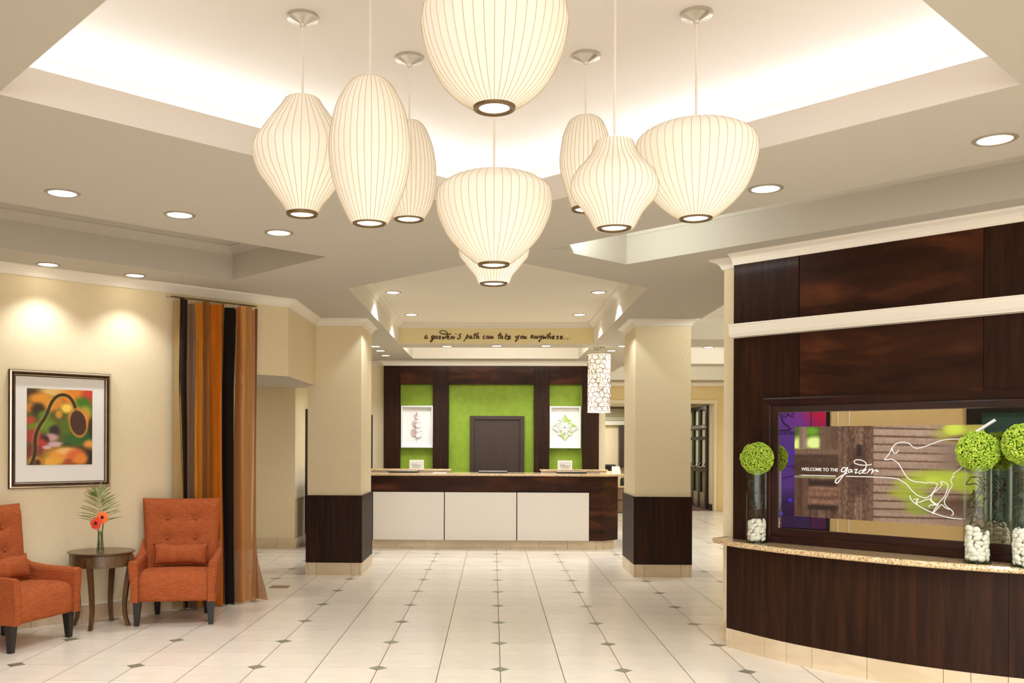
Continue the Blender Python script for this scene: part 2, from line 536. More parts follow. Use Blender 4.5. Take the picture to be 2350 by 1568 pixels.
QUOTE=[
[[(-0.940,3.032),(-0.959,3.032),(-0.973,3.008),(-0.968,2.991),(-0.951,2.997),(-0.938,3.022),(-0.942,2.999),(-0.931,2.994)]],
[[(-0.841,3.032),(-0.865,3.029),(-0.879,3.008),(-0.869,2.997),(-0.848,3.013),(-0.836,3.029),(-0.850,2.994),(-0.874,2.952),(-0.890,2.944),(-0.893,2.959),(-0.869,2.980),(-0.836,2.994)]],
[[(-0.794,3.027),(-0.815,3.025),(-0.827,3.003),(-0.817,2.993),(-0.800,3.006),(-0.791,3.025),(-0.796,2.999),(-0.782,2.997)]],
[[(-0.775,3.018),(-0.761,3.027),(-0.747,3.022),(-0.762,3.004),(-0.768,2.989),(-0.746,2.991)]],
[[(-0.699,3.018),(-0.718,3.010),(-0.721,2.994),(-0.699,2.994),(-0.671,3.018),(-0.652,3.046),(-0.655,3.074),(-0.685,3.098),(-0.733,3.105),(-0.759,3.091),(-0.751,3.070),(-0.704,3.057),(-0.647,3.054),(-0.600,3.060)]],
[[(-0.657,3.004),(-0.633,3.018),(-0.633,3.029),(-0.649,3.022),(-0.657,2.999),(-0.642,2.988),(-0.621,2.994)]],
[[(-0.591,3.027),(-0.600,3.004),(-0.607,2.985),(-0.595,3.008),(-0.577,3.025),(-0.567,3.020),(-0.579,2.985),(-0.558,2.999),(-0.548,3.018)]],
[[(-0.529,3.059),(-0.536,3.052)]],
[[(-0.457,3.048),(-0.473,3.056),(-0.485,3.032),(-0.466,3.013),(-0.477,2.991),(-0.501,2.986),(-0.510,2.997),(-0.496,3.004)]],
[[(-0.369,3.051),(-0.388,3.009),(-0.421,2.954)],[(-0.388,3.018),(-0.364,3.037),(-0.350,3.023),(-0.369,2.999),(-0.391,2.997)]],
[[(-0.308,3.029),(-0.328,3.026),(-0.338,3.004),(-0.326,2.994),(-0.310,3.013),(-0.308,3.027),(-0.310,2.999),(-0.296,2.997)]],
[[(-0.253,3.070),(-0.270,3.027),(-0.279,2.994),(-0.268,2.992)],[(-0.284,3.044),(-0.242,3.048)]],
[[(-0.214,3.079),(-0.232,3.037),(-0.249,2.990),(-0.232,3.018),(-0.209,3.028),(-0.218,2.995),(-0.199,3.004)]],
[[(-0.119,3.028),(-0.133,3.029),(-0.149,3.011),(-0.142,2.992),(-0.119,2.997)]],
[[(-0.067,3.028),(-0.086,3.028),(-0.098,3.007),(-0.089,2.994),(-0.070,3.009),(-0.064,3.026),(-0.070,2.999),(-0.057,2.997)]],
[[(-0.039,3.028),(-0.053,2.990),(-0.034,3.018),(-0.015,3.026),(-0.025,2.990),(0.003,3.014)]],
[[(0.099,3.080),(0.081,3.032),(0.069,2.998),(0.084,2.992)],[(0.060,3.042),(0.116,3.049)]],
[[(0.128,3.028),(0.109,3.026),(0.098,3.004),(0.107,2.994),(0.124,3.009),(0.130,3.026),(0.126,3.000),(0.137,2.998)]],
[[(0.182,3.066),(0.171,3.028),(0.159,2.990)],[(0.206,3.037),(0.168,3.014),(0.182,2.985),(0.215,2.979)]],
[[(0.211,3.004),(0.234,3.018),(0.231,3.030),(0.212,3.023),(0.206,3.000),(0.220,2.988),(0.246,2.998)]],
[[(0.319,3.033),(0.314,3.009),(0.333,3.009),(0.363,3.042),(0.347,3.004),(0.324,2.962),(0.310,2.953),(0.314,2.971),(0.352,2.990)]],
[[(0.408,3.030),(0.389,3.023),(0.385,3.002),(0.399,2.992),(0.416,3.009),(0.408,3.028),(0.427,3.023)]],
[[(0.436,3.028),(0.429,3.004),(0.437,2.992),(0.457,3.019),(0.463,3.028),(0.455,2.998),(0.474,2.998)]],
[[(0.554,3.042),(0.535,3.033),(0.529,3.009),(0.540,3.002),(0.559,3.023),(0.563,3.039),(0.554,3.009),(0.566,3.005)]],
[[(0.591,3.033),(0.578,2.989),(0.596,3.019),(0.617,3.028),(0.608,2.991),(0.632,3.011)]],
[[(0.648,3.038),(0.645,3.014),(0.667,3.014),(0.692,3.042),(0.676,3.000),(0.653,2.958),(0.642,2.948),(0.645,2.967),(0.681,2.991)]],
[[(0.714,3.028),(0.700,3.005),(0.704,2.991),(0.728,3.019),(0.728,2.995),(0.742,3.005),(0.770,3.061)]],
[[(0.803,3.080),(0.784,3.038),(0.765,2.986),(0.784,3.019),(0.808,3.028),(0.798,2.995),(0.817,3.002)]],
[[(0.831,3.005),(0.855,3.019),(0.852,3.030),(0.833,3.024),(0.826,3.000),(0.841,2.989),(0.864,2.998)]],
[[(0.887,3.019),(0.902,3.028),(0.916,3.024),(0.899,3.005),(0.895,2.991),(0.916,2.993)]],
[[(0.944,3.005),(0.967,3.019),(0.964,3.030),(0.946,3.024),(0.939,3.000),(0.953,2.989),(0.981,2.998)]],
[[(0.998,2.991),(1.002,2.991)]],
[[(1.034,2.992),(1.038,2.992)]],
[[(1.072,2.991),(1.075,2.991)]],
]
# ================================================================ SETTING
# ---- floor: slab, porcelain tiles, stone accents
fl = MB().quad((-19, -9, -.004), (7.5, -9, -.004), (7.5, 25, -.004), (-19, 25, -.004)).done('floor', grout, kind='structure')
X0, Y0, S = .0532, 6.2348, .8172
HS, G, DD = S / 2, .0028, .060


def tile_poly(i, j):
    """tile between joints i..i+1 and j..j+1; one corner (on the even lattice) is clipped by an accent"""
    x0, x1 = X0 + i * HS + G, X0 + (i + 1) * HS - G
    y0, y1 = Y0 + j * HS + G, Y0 + (j + 1) * HS - G
    c = DD - G + .004
    p = []
    for (x, y, ci, cj, ox, oy, first) in ((x0, y0, i, j, 1, 1, 'y'), (x1, y0, i + 1, j, -1, 1, 'x'), (x1, y1, i + 1, j + 1, -1, -1, 'y'), (x0, y1, i, j + 1, 1, -1, 'x')):
        if ci % 2 == 0 and cj % 2 == 0:
            a, b = (x + ox * c, y), (x, y + oy * c)
            p += [b, a] if first == 'y' else [a, b]
        else:
            p.append((x, y))
    return p


def inside_floor(cx, cy):
    return cx < 6.4 and -6 < cx and cy < 21.3 and (-cx + cy < 11.6 or (cx > -4.6 and cy > 9) or (cx > -2.83 and cy > 8))


cells = []
for i in range(-16, 16):
    for j in range(-18, 38):
        cx, cy = X0 + (i + .5) * HS, Y0 + (j + .5) * HS
        if inside_floor(cx, cy):
            vis = cy > 5.2 and cx > -4.4 and cx < 5.3 and abs(cx - .0) < cy * .56 + .35 and not (cx + cy > 9.3 and cy < 7.4 and cx > 2.0)
            cells.append((0 if vis else 1, cy, i, j))
cells.sort()
near, far = cells[:298], cells[298:]


def tile_mb(mb, i, j, org=(0, 0)):
    p = tile_poly(i, j)
    n = len(p)
    v = [(x - org[0], y - org[1], -.002) for x, y in p] + [(x - org[0], y - org[1], 0) for x, y in p]
    mb.add(v, [tuple(range(n, 2 * n))] + [(k, (k + 1) % n, (k + 1) % n + n, k + n) for k in range(n)])


cache = {}
for _, cy, i, j in near:
    key = (i % 2, j % 2)
    ox, oy = X0 + i * HS, Y0 + j * HS
    if key not in cache:
        mb = MB()
        tile_mb(mb, i, j, (ox, oy))
        ob = mb.done('floor_tile', tilem, fl)
        cache[key] = ob
    else:
        ob = cache[key].copy()
        COL.objects.link(ob)
        ob.parent = fl
    ob.location = (ox, oy, 0)
mb = MB()
for _, cy, i, j in far:
    tile_mb(mb, i, j)
mb.done('floor_tiles', tilem, fl, kind='stuff')
acc = []
for i in range(-8, 8):
    for j in range(-9, 19):
        x, y = X0 + i * S, Y0 + j * S
        if inside_floor(x, y):
            vis = y > 5.5 and x > -4.2 and x < 5.3 and abs(x) < y * .56 + .2
            acc.append((0 if vis else 1, y, x))
acc.sort()
am = None
for q, y, x in acc[:190]:
    if am is None:
        v = [(DD, 0), (0, DD), (-DD, 0), (0, -DD)]
        am = MB().add([(a, b, -.002) for a, b in v] + [(a, b, .0003) for a, b in v], [(4, 5, 6, 7)] + [(k, (k + 1) % 4, (k + 1) % 4 + 4, k + 4) for k in range(4)]).done('accent_tile', tilea, fl)
        ob = am
    else:
        ob = am.copy()
        COL.objects.link(ob)
        ob.parent = fl
    ob.location = (x, y, 0)
MB().quad((1.9, 21.4, .001), (5.2, 21.4, .001), (5.2, 25, .001), (1.9, 25, .001)).done('carpet', carpet, fl)
MB().quad((-18, -7, -.001), (-6.1, -7, -.001), (-6.1, 12, -.001), (-18, 12, -.001)).done('far_floor_finish', tilem, fl)

# ---- ceiling with its recessed trays
A45 = Vector((-1, -1)).normalized()
B45 = Vector((1, -1)).normalized()
la, lb = Vector((-2.278, 8.106)), Vector((-1.281, 7.106))
ra, rb = Vector((1.047, 7.414)), Vector((.411, 6.817))
TR = {
    'left': [la, lb, lb + A45 * 4.2, la + A45 * 4.2],
    'right': [rb, ra, ra + B45 * 4.6, rb + B45 * 4.6],
    'mid': [(-1.338, 13.225), (-1.338, 8.545), (.033, 7.17), (1.40, 8.53), (1.405, 13.225)],
    'back': [(-1.345, 15.55), (-1.345, 13.80), (1.41, 13.80), (1.41, 15.55)],
    'r1': [(2.34, 12.68), (2.34, 9.3), (5.2, 9.3), (5.2, 12.68)],
    'r2': [(2.75, 16.48), (2.75, 13.70), (5.2, 13.70), (5.2, 16.48)],
    'r3': [(2.33, 20.6), (2.33, 17.1), (5.2, 17.1), (5.2, 20.6)],
    'coffer': CF,
}


def ccw(p):
    p = [Vector(q) for q in p]
    a = sum(p[i].x * p[(i + 1) % len(p)].y - p[(i + 1) % len(p)].x * p[i].y for i in range(len(p)))
    return p if a > 0 else p[::-1]


TR = {k: ccw(v) for k, v in TR.items()}
outer = [Vector(q) for q in ((-19, -4), (7.2, -4), (7.2, 21.6), (-19, 21.6))]
vs, es = list(outer), [(0, 1), (1, 2), (2, 3), (3, 0)]
for p in TR.values():
    n = len(vs)
    vs += p
    es += [(n + i, n + (i + 1) % len(p)) for i in range(len(p))]
cv, _, cf, *_ = delaunay_2d_cdt([Vector(v) for v in vs], es, [], 0, 1e-5)


def inpoly(c, p):
    r = False
    for i in range(len(p)):
        a, b = p[i], p[(i + 1) % len(p)]
        if (a.y > c.y) != (b.y > c.y) and c.x < (b.x - a.x) * (c.y - a.y) / (b.y - a.y) + a.x:
            r = not r
    return r


cm = MB()
keep = []
for f in cf:
    c = sum((cv[i] for i in f), Vector((0, 0))) / len(f)
    if not any(inpoly(c, p) for p in TR.values()):
        keep.append(tuple(f))
cm.add([(v.x, v.y, ZC) for v in cv], keep)


def offset_poly(p, d):
    """p counter-clockwise, d > 0 grows it"""
    out = []
    n = len(p)
    for i in range(n):
        d0, d1 = (p[i] - p[i - 1]).normalized(), (p[(i + 1) % n] - p[i]).normalized()
        n0, n1 = Vector((d0.y, -d0.x)), Vector((d1.y, -d1.x))
        out.append(p[i] + (n0 + n1) / (1 + n0.dot(n1)) * d)
    return out


for k, p in TR.items():
    n = len(p)
    if k == 'coffer':
        q = offset_poly(p, .636)
        t = offset_poly(p, .03)
        for i in range(n):
            a, b, c, d = p[i], p[(i + 1) % n], q[(i + 1) % n], q[i]
            ta, tb = t[i], t[(i + 1) % n]
            cm.quad((a.x, a.y, ZC), (b.x, b.y, ZC), (b.x, b.y, 3.07), (a.x, a.y, 3.07))
            cm.quad((a.x, a.y, 3.07), (b.x, b.y, 3.07), (tb.x, tb.y, 3.07), (ta.x, ta.y, 3.07))
            cm.quad((ta.x, ta.y, 3.07), (tb.x, tb.y, 3.07), (tb.x, tb.y, 3.0), (ta.x, ta.y, 3.0))
            cm.quad((ta.x, ta.y, 3.0), (tb.x, tb.y, 3.0), (c.x, c.y, 3.0), (d.x, d.y, 3.0))
            cm.quad((d.x, d.y, 3.0), (c.x, c.y, 3.0), (c.x, c.y, ZD), (d.x, d.y, ZD))
        cm.quad(*[(v.x, v.y, ZD) for v in q])
    else:
        for i in range(n):
            a, b = p[i], p[(i + 1) % n]
            cm.quad((a.x, a.y, ZC), (b.x, b.y, ZC), (b.x, b.y, ZT), (a.x, a.y, ZT))
        cm.quad(*[(v.x, v.y, ZT) for v in p])
cm.quad((-19, -9, ZC), (-9, -9, ZC), (-9, -4, ZC), (-19, -4, ZC))
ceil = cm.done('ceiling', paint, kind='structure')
ceil.data.materials.append(paint_lit_coffer)
ceil.data.materials.append(paint_lit_tray)
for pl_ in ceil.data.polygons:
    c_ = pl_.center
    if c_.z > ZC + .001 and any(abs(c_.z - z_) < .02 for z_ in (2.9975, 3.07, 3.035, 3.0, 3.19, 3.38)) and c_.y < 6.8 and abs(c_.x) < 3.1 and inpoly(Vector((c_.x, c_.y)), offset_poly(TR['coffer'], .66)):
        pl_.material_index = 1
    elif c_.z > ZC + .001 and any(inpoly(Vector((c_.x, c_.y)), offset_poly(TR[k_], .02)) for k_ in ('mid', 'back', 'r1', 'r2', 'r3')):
        pl_.material_index = 2  # lighter tone stands in for light in these trays
# the beam that carries the lettering is papered
MB().box(-1.337, 1.404, 13.2215, 13.2245, ZC + .001, ZT - .001).done('beam_face', base('beam_tan', (232, 218, 166), .7), ceil)
TC = [(0, -.07), (.010, -.07), (.014, -.058), (.024, -.038), (.042, -.020), (.060, -.012), (.066, -.008), (.066, 0)]
ti = 1
for k, p in TR.items():
    if k in ('coffer', 'back'): continue
    MB().sweep(p, TC, ZT, True, 1).done('trim_%d' % ti, paint if k in ('left', 'right') else paint_lit_tray, kind='structure')
    ti += 1

# ---- left wall (45 degrees), its opening, the bulkhead beside the column
UO, UC, ZO = 4.42, 5.075, 2.165          # opening from UO to the corner UC, head at ZO
wl = MB()
wl.add([LW(u, n, z) for u, n, z in ((-18, 0, 0), (UO, 0, 0), (UO, 0, ZC), (-18, 0, ZC))], [(0, 1, 2, 3)])
wl.add([LW(u, n, z) for u, n, z in ((UO, 0, ZO), (UC, 0, ZO), (UC, 0, ZC), (UO, 0, ZC))], [(0, 1, 2, 3)])
wl.add([LW(u, n, z) for u, n, z in ((UO, 0, 0), (UO, -.22, 0), (UO, -.22, ZO), (UO, 0, ZO))], [(0, 1, 2, 3)])
cx, cy, _ = LW(UC, 0, 0)                 # corner, then straight back to the column
wl.quad((cx, cy, ZO), (cx, 10.64, ZO), (cx, 10.64, ZC), (cx, cy, ZC))
wall_left = wl.done('wall_left', wallp, kind='structure')
mb = MB()                                # soffit under the bulkhead
a, b = LW(UO, 0, ZO), LW(UO, -.30, ZO)
mb.quad(a, (cx, cy, ZO), (cx, 10.64, ZO), (cx - .12, 10.64, ZO), (cx - .12 - .1, cy + .12, ZO), b)
mb.quad((-6.5, 4.95, 2.30), (cx - .1, cy + .12, 2.30), (cx - .1, 13.4, 2.30), (-6.5, 13.4, 2.30))
mb.done('soffit', paint, kind='structure')
MB().quad((-4.6, 13.3, 0), (-2.83, 13.3, 0), (-2.83, 13.3, ZC), (-4.6, 13.3, ZC)).quad((-2.83, 13.3, 0), (-2.83, 16.15, 0), (-2.83, 16.15, ZC), (-2.83, 13.3, ZC)) \
    .quad((-4.6, 7, 0), (-4.6, 13.3, 0), (-4.6, 13.3, 2.4), (-4.6, 7, 2.4)).done('wall_nook', wallp, kind='structure')
wall_rec = MB().quad((-2.83, 16.15, 0), (1.93, 16.15, 0), (1.93, 16.15, ZC), (-2.83, 16.15, ZC)) \
    .quad((1.93, 16.15, 0), (1.93, 21.4, 0), (1.93, 21.4, ZC), (1.93, 16.15, ZC)).done('wall_back', wallp, kind='structure')
# far wall with two openings
fm = MB()
ZP = 2.44
for x0, x1, z0, z1 in ((1.93, 2.01, 0, ZP + .01), (3.31, 3.59, 0, ZP + .01), (5.03, 6.6, 0, ZP + .01), (1.93, 6.6, ZP + .01, ZC)):
    fm.box(x0, x1, 21.4, 21.52, z0, z1)
wall_far = fm.done('wall_far', walltan, kind='structure')
tm = MB()
for x0, x1 in ((2.02, 3.30), (3.60, 5.02)):
    tm.box(x0 - .07, x0, 21.375, 21.55, 0, ZP).box(x1, x1 + .07, 21.375, 21.55, 0, ZP).box(x0 - .07, x1 + .07, 21.375, 21.55, ZP, ZP + .08)
tm.done('trim_20', base('opening_trim', (222, 204, 164), .5), kind='structure')
MB().quad((5.021, 21.5, 0), (5.021, 25, 0), (5.021, 25, 2.6), (5.021, 21.5, 2.6)).quad((1.9, 25, 0), (5.06, 25, 0), (5.06, 25, 2.6), (1.9, 25, 2.6)) \
    .quad((3.50, 21.5, 0), (3.50, 25, 0), (3.50, 25, 2.6), (3.50, 21.5, 2.6)).quad((1.93, 21.5, 0), (1.93, 25, 0), (1.93, 25, 2.6), (1.93, 21.5, 2.6)).done('wall_vestibule', wallp, kind='structure')
MB().quad((1.9, 21.5, 2.5), (5.1, 21.5, 2.5), (5.1, 25.1, 2.5), (1.9, 25.1, 2.5)).done('ceiling_vestibule', paint, kind='structure')
# right side of the corridor and the rest of the hall behind the camera
MB().quad((6.6, -7, 0), (6.6, 21.6, 0), (6.6, 21.6, ZC), (6.6, -7, ZC)).done('wall_right_corridor', wallp, kind='structure')

# ---- timber wall on the right (45 degrees) on its cream pier
NP = -.115                                # pier plane stands behind the timber face
SL, SP = -3.72, -3.87                     # left edges of timber and pier
wr = MB()
wr.add([RW(s, n, z) for s, n, z in ((SP, NP, 0), (4, NP, 0), (4, NP, ZC), (SP, NP, ZC))], [(0, 1, 2, 3)])
wr.add([RW(s, n, z) for s, n, z in ((SP, NP, 0), (SP, -.6, 0), (SP, -.6, ZC), (SP, NP, ZC))], [(0, 1, 2, 3)])
wr.add([RW(s, n, z) for s, n, z in ((SP, -.6, 0), (4, -.6, 0), (4, -.6, ZC), (SP, -.6, ZC))], [(0, 1, 2, 3)])
wall_right = wr.done('wall_right', wallp, kind='structure')
sj = [SL, -3.200, -1.995, -1.2, .2]
for zz0, zz1 in ((.3, 2.30), (2.39, 2.856)):
    for k in range(4):
        MB().box(sj[k] + (.003 if k == 1 else .0015), sj[k + 1] - (.003 if k == 0 else .0015), NP + .002, 0, zz0 + .001, zz1 - .001, RW).done('wood_panel', woodh if k % 2 else wood, wall_right, bevel=.0015, seg=1)
# pale ledge across the panels, lit from below by its own light strip
lp = [(.0, 2.30), (.085, 2.30), (.085, 2.305), (.10, 2.318), (.10, 2.378), (.112, 2.384), (.112, 2.394), (.0, 2.398)]
mb = MB()
m = len(lp)
mb.add([RW(s, n, z) for s in (-3.70, 1.0) for n, z in lp], [(i, (i + 1) % m, (i + 1) % m + m, i + m) for i in range(m)] + [tuple(range(m)), tuple(range(2 * m - 1, m - 1, -1))])
mb.done('trim_21', trimp, kind='structure', doubles=True)

MB().quad((-9, -9, 0), (-9, -4, 0), (-9, -4, ZC), (-9, -9, ZC)).quad((-19, -9, 0), (-9, -9, 0), (-9, -9, ZC), (-19, -9, ZC)).done('wall_rear', wallp, kind='structure')
MB().box(0, 5.8, -.15, 0, 0, ZC, PWF).done('wall_partition', walltan, kind='structure')
# ---- crown mouldings
MB().sweep([LW(-14, 0, 0)[:2], (cx, cy), (cx, 10.63)], CROWN, ZC, False, -1).done('trim_22', trimp, kind='structure')
MB().sweep([RW(SL, 0, 0)[:2], RW(4, 0, 0)[:2]], CROWN, ZC, False, -1).add([RW(SL, n, ZC + z) for n, z in CROWN], [tuple(range(len(CROWN)))]).done('trim_23', trimp, kind='structure')
MB().sweep([RW(SP, -.6, 0)[:2], RW(SP, NP, 0)[:2], RW(SL, NP, 0)[:2]], CROWN, ZC, False, -1).done('trim_24', trimp, kind='structure')
BC = [(n * 1.0, z * 1.05) for n, z in CROWN]
MB().sweep([(-2.83, 13.3), (-2.83, 16.15), (-1.88, 16.15), (-1.88, 16.02), (1.81, 16.02), (1.81, 16.15), (1.93, 16.15), (1.93, 21.4), (6.6, 21.4)], BC, ZC, False, -1).done('trim_25', trimp, kind='structure')

# ---- tiled baseboards, tile by tile
blw = st(bpy.data.objects.new('baseboard_left', None))
COL.objects.link(blw)
u = UO + .0
k = 0
while u > .25:
    u1 = u - (.405 if k else .15)
    MB().box(u1 + .0015, u - .0015, .001, .013, .0, .13, LW).done('base_tile', tileb, blw, bevel=.001, seg=1)
    u = u1
    k += 1
MB().box(.1, UO, .0, .010, .13, .138, LW).done('edge_strip', white, blw)
bln = st(bpy.data.objects.new('baseboard_nook', None))
COL.objects.link(bln)
xs = [-3.9, -3.49, -3.08, -2.835]
for a_, b_ in zip(xs, xs[1:]):
    MB().box(a_ + .002, b_ - .002, 13.285, 13.299, 0, .14).done('base_tile', tileb, bln)
for y_ in (13.3, 13.71, 14.12, 14.53):
    MB().box(-2.829, -2.815, y_ + .002, y_ + .405, 0, .14).done('base_tile', tileb, bln)
MB().box(SP - .02, SP + .12, NP + .001, NP + .016, 0, .14, RW).done('baseboard_pier', tileb, kind='structure')

# ---- the two square columns
def column(x0, x1, y0, y1, label, crown):
    r = bpy.data.objects.new('column', None)
    COL.objects.link(r)
    r.location = (x0, y0, 0)
    ORG[r.name] = Vector((x0, y0, 0))
    tag(r, kind='structure')
    p = .016
    MB().box(x0, x1, y0, y1, 0, ZC).done('column_shaft', wallp, r)
    for (a0, a1, b0, b1) in ((x0 - p, x1 + p, y0 - p, y0), (x1, x1 + p, y0 + .0005, y1 + p), (x0 - p, x0, y0 + .0005, y1 + p)):
        MB().box(a0, a1, b0, b1, .143, .895).done('wood_panel', wood, r, bevel=.001, seg=1)
    MB().box(x0 - p - .008, x1 + p + .008, y0 - p - .008, y1 + p, .895, .910).done('cap_rail', wood, r, bevel=.004)
    # base tiles: front and the visible side, each one set apart
    def run(a, b, fn):
        k = [a + .025, a + .125, b - .125, b - .025] if b - a < .8 else [a + .025, a + .24, a + .65, b - .025]
        k = [a] + k + [b]
        for q0, q1 in zip(k, k[1:]):
            fn(q0 + .0015, q1 - .0015)
    run(x0 - p, x1 + p, lambda s, t: MB().box(s, t, y0 - p, y0 - .001, 0, .1415).done('base_tile', tileb, r))
    run(y0 - p, y1 + p, lambda s, t: MB().box(x1 + .001, x1 + p, s, t, 0, .1415).done('base_tile', tileb, r))
    run(y0 - p, y1 + p, lambda s, t: MB().box(x0 - p, x0 - .001, s, t, 0, .1415).done('base_tile', tileb, r))
    MB().sweep(crown, CROWN, ZC, False, 1).done('crown_molding', trimp, r)
    return r


column(-2.118, -1.506, 10.63, 11.515, '', [(cx, 10.63), (-1.506, 10.63), (-1.506, 11.515)][::-1])
column(1.611, 2.237, 10.645, 11.53, '', [(2.237, 11.53), (2.237, 10.645), (1.611, 10.645), (1.611, 11.53)])

# ---- reception wall: timber posts, header, green recess, door
REC_Y = 16.15
gw = root('reception_paneling', (0, REC_Y, 0), 'espresso timber screen wall with green recesses behind the reception desk', 'paneling')
MB().box(-1.86, 1.79, REC_Y - .02, REC_Y - .002, 0, 2.86).done('green_back_panel', green, gw)
yy = REC_Y - .13
for a_, b_ in ((-1.881, -1.60), (-1.033, -.765), (.700, .961), (1.530, 1.807)):
    MB().box(a_, b_, yy, REC_Y - .001, 0, 2.852).done('post', wood, gw, bevel=.002, seg=1)
for a_, b_ in ((-1.60, -1.033), (-.765, .700), (.961, 1.530)):
    MB().box(a_ + .001, b_ - .001, yy + .004, REC_Y - .001, 2.528, 2.852).done('header_panel', woodh, gw)
d1 = bpy.data.objects.new('door_1', None)
COL.objects.link(d1)
d1['kind'] = 'structure'
for a_, b_, z0, z1 in ((-.398, -.325, 0, 1.987), (.462, .535, 0, 1.987), (-.325, .462, 1.925, 1.987)):
    MB().box(a_, b_, REC_Y - .075, REC_Y - .021, z0, z1).done('door_frame', darkdoor, d1, bevel=.004)
MB().box(-.324, .461, REC_Y - .045, REC_Y - .022, 0, 1.924).done('door_leaf', darkdoor, d1)
MB().lathe([(.0, 0), (.022, 0), (.022, .03), (0, .03)], 16, (.40, REC_Y - .09, .98)).done('door_knob', steel, d1)
d2 = MB().box(-2.829, -2.79, 14.02, 14.95, 0, 2.02).done('door_2', darkdoor, kind='structure', bevel=.003)
MB().box(-2.786, -2.75, 14.12, 14.24, 1.0, 1.02).done('door_handle', steel, d2)
d3 = MB().box(-2.78, -2.085, REC_Y - .03, REC_Y - .001, 0, 2.0).done('door_3', darkdoor, kind='structure', bevel=.003)
MB().box(-2.2, -2.1, REC_Y - .07, REC_Y - .05, 1.0, 1.02).done('door_handle', steel, d3)

# ---- entry doors in the vestibule (on the side wall x = 5.05), dark bronze frames with panes
XD = 5.012
vd = bpy.data.objects.new('door_4', None)
COL.objects.link(vd)
vd['kind'] = 'structure'
ys = [21.90, 22.62, 23.34, 24.06]
for k in range(3):
    ya, yb = ys[k], ys[k + 1]
    for y0_, y1_, z0, z1 in ((ya, ya + .13, 0, 2.42), (yb - .09, yb, 0, 2.42), (ya + .13, yb - .09, 2.34, 2.42), (ya + .13, yb - .09, 1.86, 1.98), (ya + .13, yb - .09, .0, .1), (ya + .13, yb - .09, 1.62, 1.70), (ya + .13, yb - .09, .86, .98)):
        MB().box(XD - .05, XD, y0_, y1_, z0, z1).done('door_rail', chromd, vd)
    MB().box(XD - .03, XD - .02, ya + .13, yb - .09, .1, 2.34).done('pane', glassd, vd)
    MB().box(XD - .055, XD - .05, ya + .16, yb - .12, .02, .38).done('kick_plate', steel, vd)
    MB().tube([(XD - .05, ya + .12, 1.06), (XD - .13, ya + .14, .98), (XD - .13, yb - .14, .98), (XD - .05, yb - .12, 1.06)], .014, 8).done('push_bar', chrome, vd, smooth=True)
    MB().box(XD - .11, XD - .05, ya + .2, yb - .1, 1.90, 1.96).done('door_closer', steel, vd)
    MB().box(XD - .012, XD - .006, ya + .2, yb - .16, .9, 2.3).done('lit_view', base('pale_daylight', (214, 206, 178), .6, emit=(230, 220, 190), estr=.5) if k == 0 else MATS['pale_daylight'], vd)
MB().box(4.99, 5.02, 21.53, 21.895, 0, .14).done('baseboard_vestibule', blackm, kind='structure')
# bands above the far seating niche, seen past the desk
for z0, z1, c in ((2.24, 2.45, (150, 146, 118)), (2.14, 2.235, (176, 172, 144)), (2.02, 2.13, (214, 214, 196))):
    MB().box(1.94, 3.48, 24.8, 24.99, z0, z1).done('trim_26', base('band_%d' % int(z0 * 100), c, .5), kind='structure')
MB().box(3.33, 3.49, 24.7, 24.98, .9, 2.0).done('window_1', darkdoor, kind='structure')
# ================================================================ THINGS
# ---- writing on the ceiling beam
wt = root('wall_lettering', (0, 13.22, 3.05), 'brown handwritten motto on the ceiling beam: a garden\'s path can take you anywhere...', 'lettering')
for strokes in QUOTE:
    mb = MB()
    for s in strokes:
        pts = catmull([(x, 13.219, 1.5 + (z - 1.5) * 1.0) for x, z in s], 4)
        n = len(pts)
        mb.tube(pts, [(.0085 if len(s) == 2 and strokes is not None and abs(s[0][0] - s[1][0]) < .03 and len(strokes) == 1 else .0042) + .0030 * abs(math.sin(1.3 + 3.1 * i / max(1, n - 1))) + .0012 for i in range(n)], 6)
    mb.done('letter', ink, wt)

# ---- reception desk
dk = root('reception_desk', (0, 13.6, 0), 'dark timber reception desk with three white front panels', 'desk')
ZB = .125
body = [(-2.6, 13.36), (1.58, 13.36), (1.81, 13.60), (1.81, 15.0), (1.05, 15.0), (1.05, 14.05), (-2.6, 14.05)]


def prism(mb, poly, z0, z1):
    n = len(poly)
    mb.add([(x, y, z0) for x, y in poly] + [(x, y, z1) for x, y in poly], [tuple(reversed(range(n))), tuple(range(n, 2 * n))] + [(k, (k + 1) % n, (k + 1) % n + n, k + n) for k in range(n)])
    return mb


prism(MB(), body, ZB, 1.045).done('carcass', woodh, dk)
MB().box(-2.6, 1.578, 13.345, 13.3595, .825, 1.04).done('top_rail', woodh, dk, bevel=.002, seg=1)
for a_, b_ in ((-1.713, -.700), (-.687, .335), (.348, 1.366)):
    MB().box(a_, b_, 13.335, 13.3595, .128, .812).done('front_panel', panelw, dk, bevel=.002, seg=1)
MB().box(-2.6, -1.725, 13.335, 13.3595, .128, .812).done('front_panel', panelw, dk, bevel=.002, seg=1)
xs = [-2.2 + .4085 * k for k in range(11)]
for a_, b_ in zip(xs[:-1], xs[1:]):
    b_ = min(b_, 1.56)
    if b_ > a_:
        MB().box(a_ + .002, b_ - .002, 13.395, 13.41, 0, ZB).done('base_tile', tileb, dk)
T = lambda s, n, z: (1.563 + .7 * s - n * .71, 13.397 + .72 * s + n * .70, z)
MB().box(.0, .27, 0, .015, 0, ZB, T).done('base_tile', tileb, dk)
MB().box(1.74, 1.755, 13.60, 14.95, 0, ZB).done('base_tile', tileb, dk)


def slab(name, poly, z0, z1, mat, parent=None, r=.012, **kw):
    return prism(MB(), poly, z0, z1).done(name, mat, parent, bevel=r, seg=3, **kw)


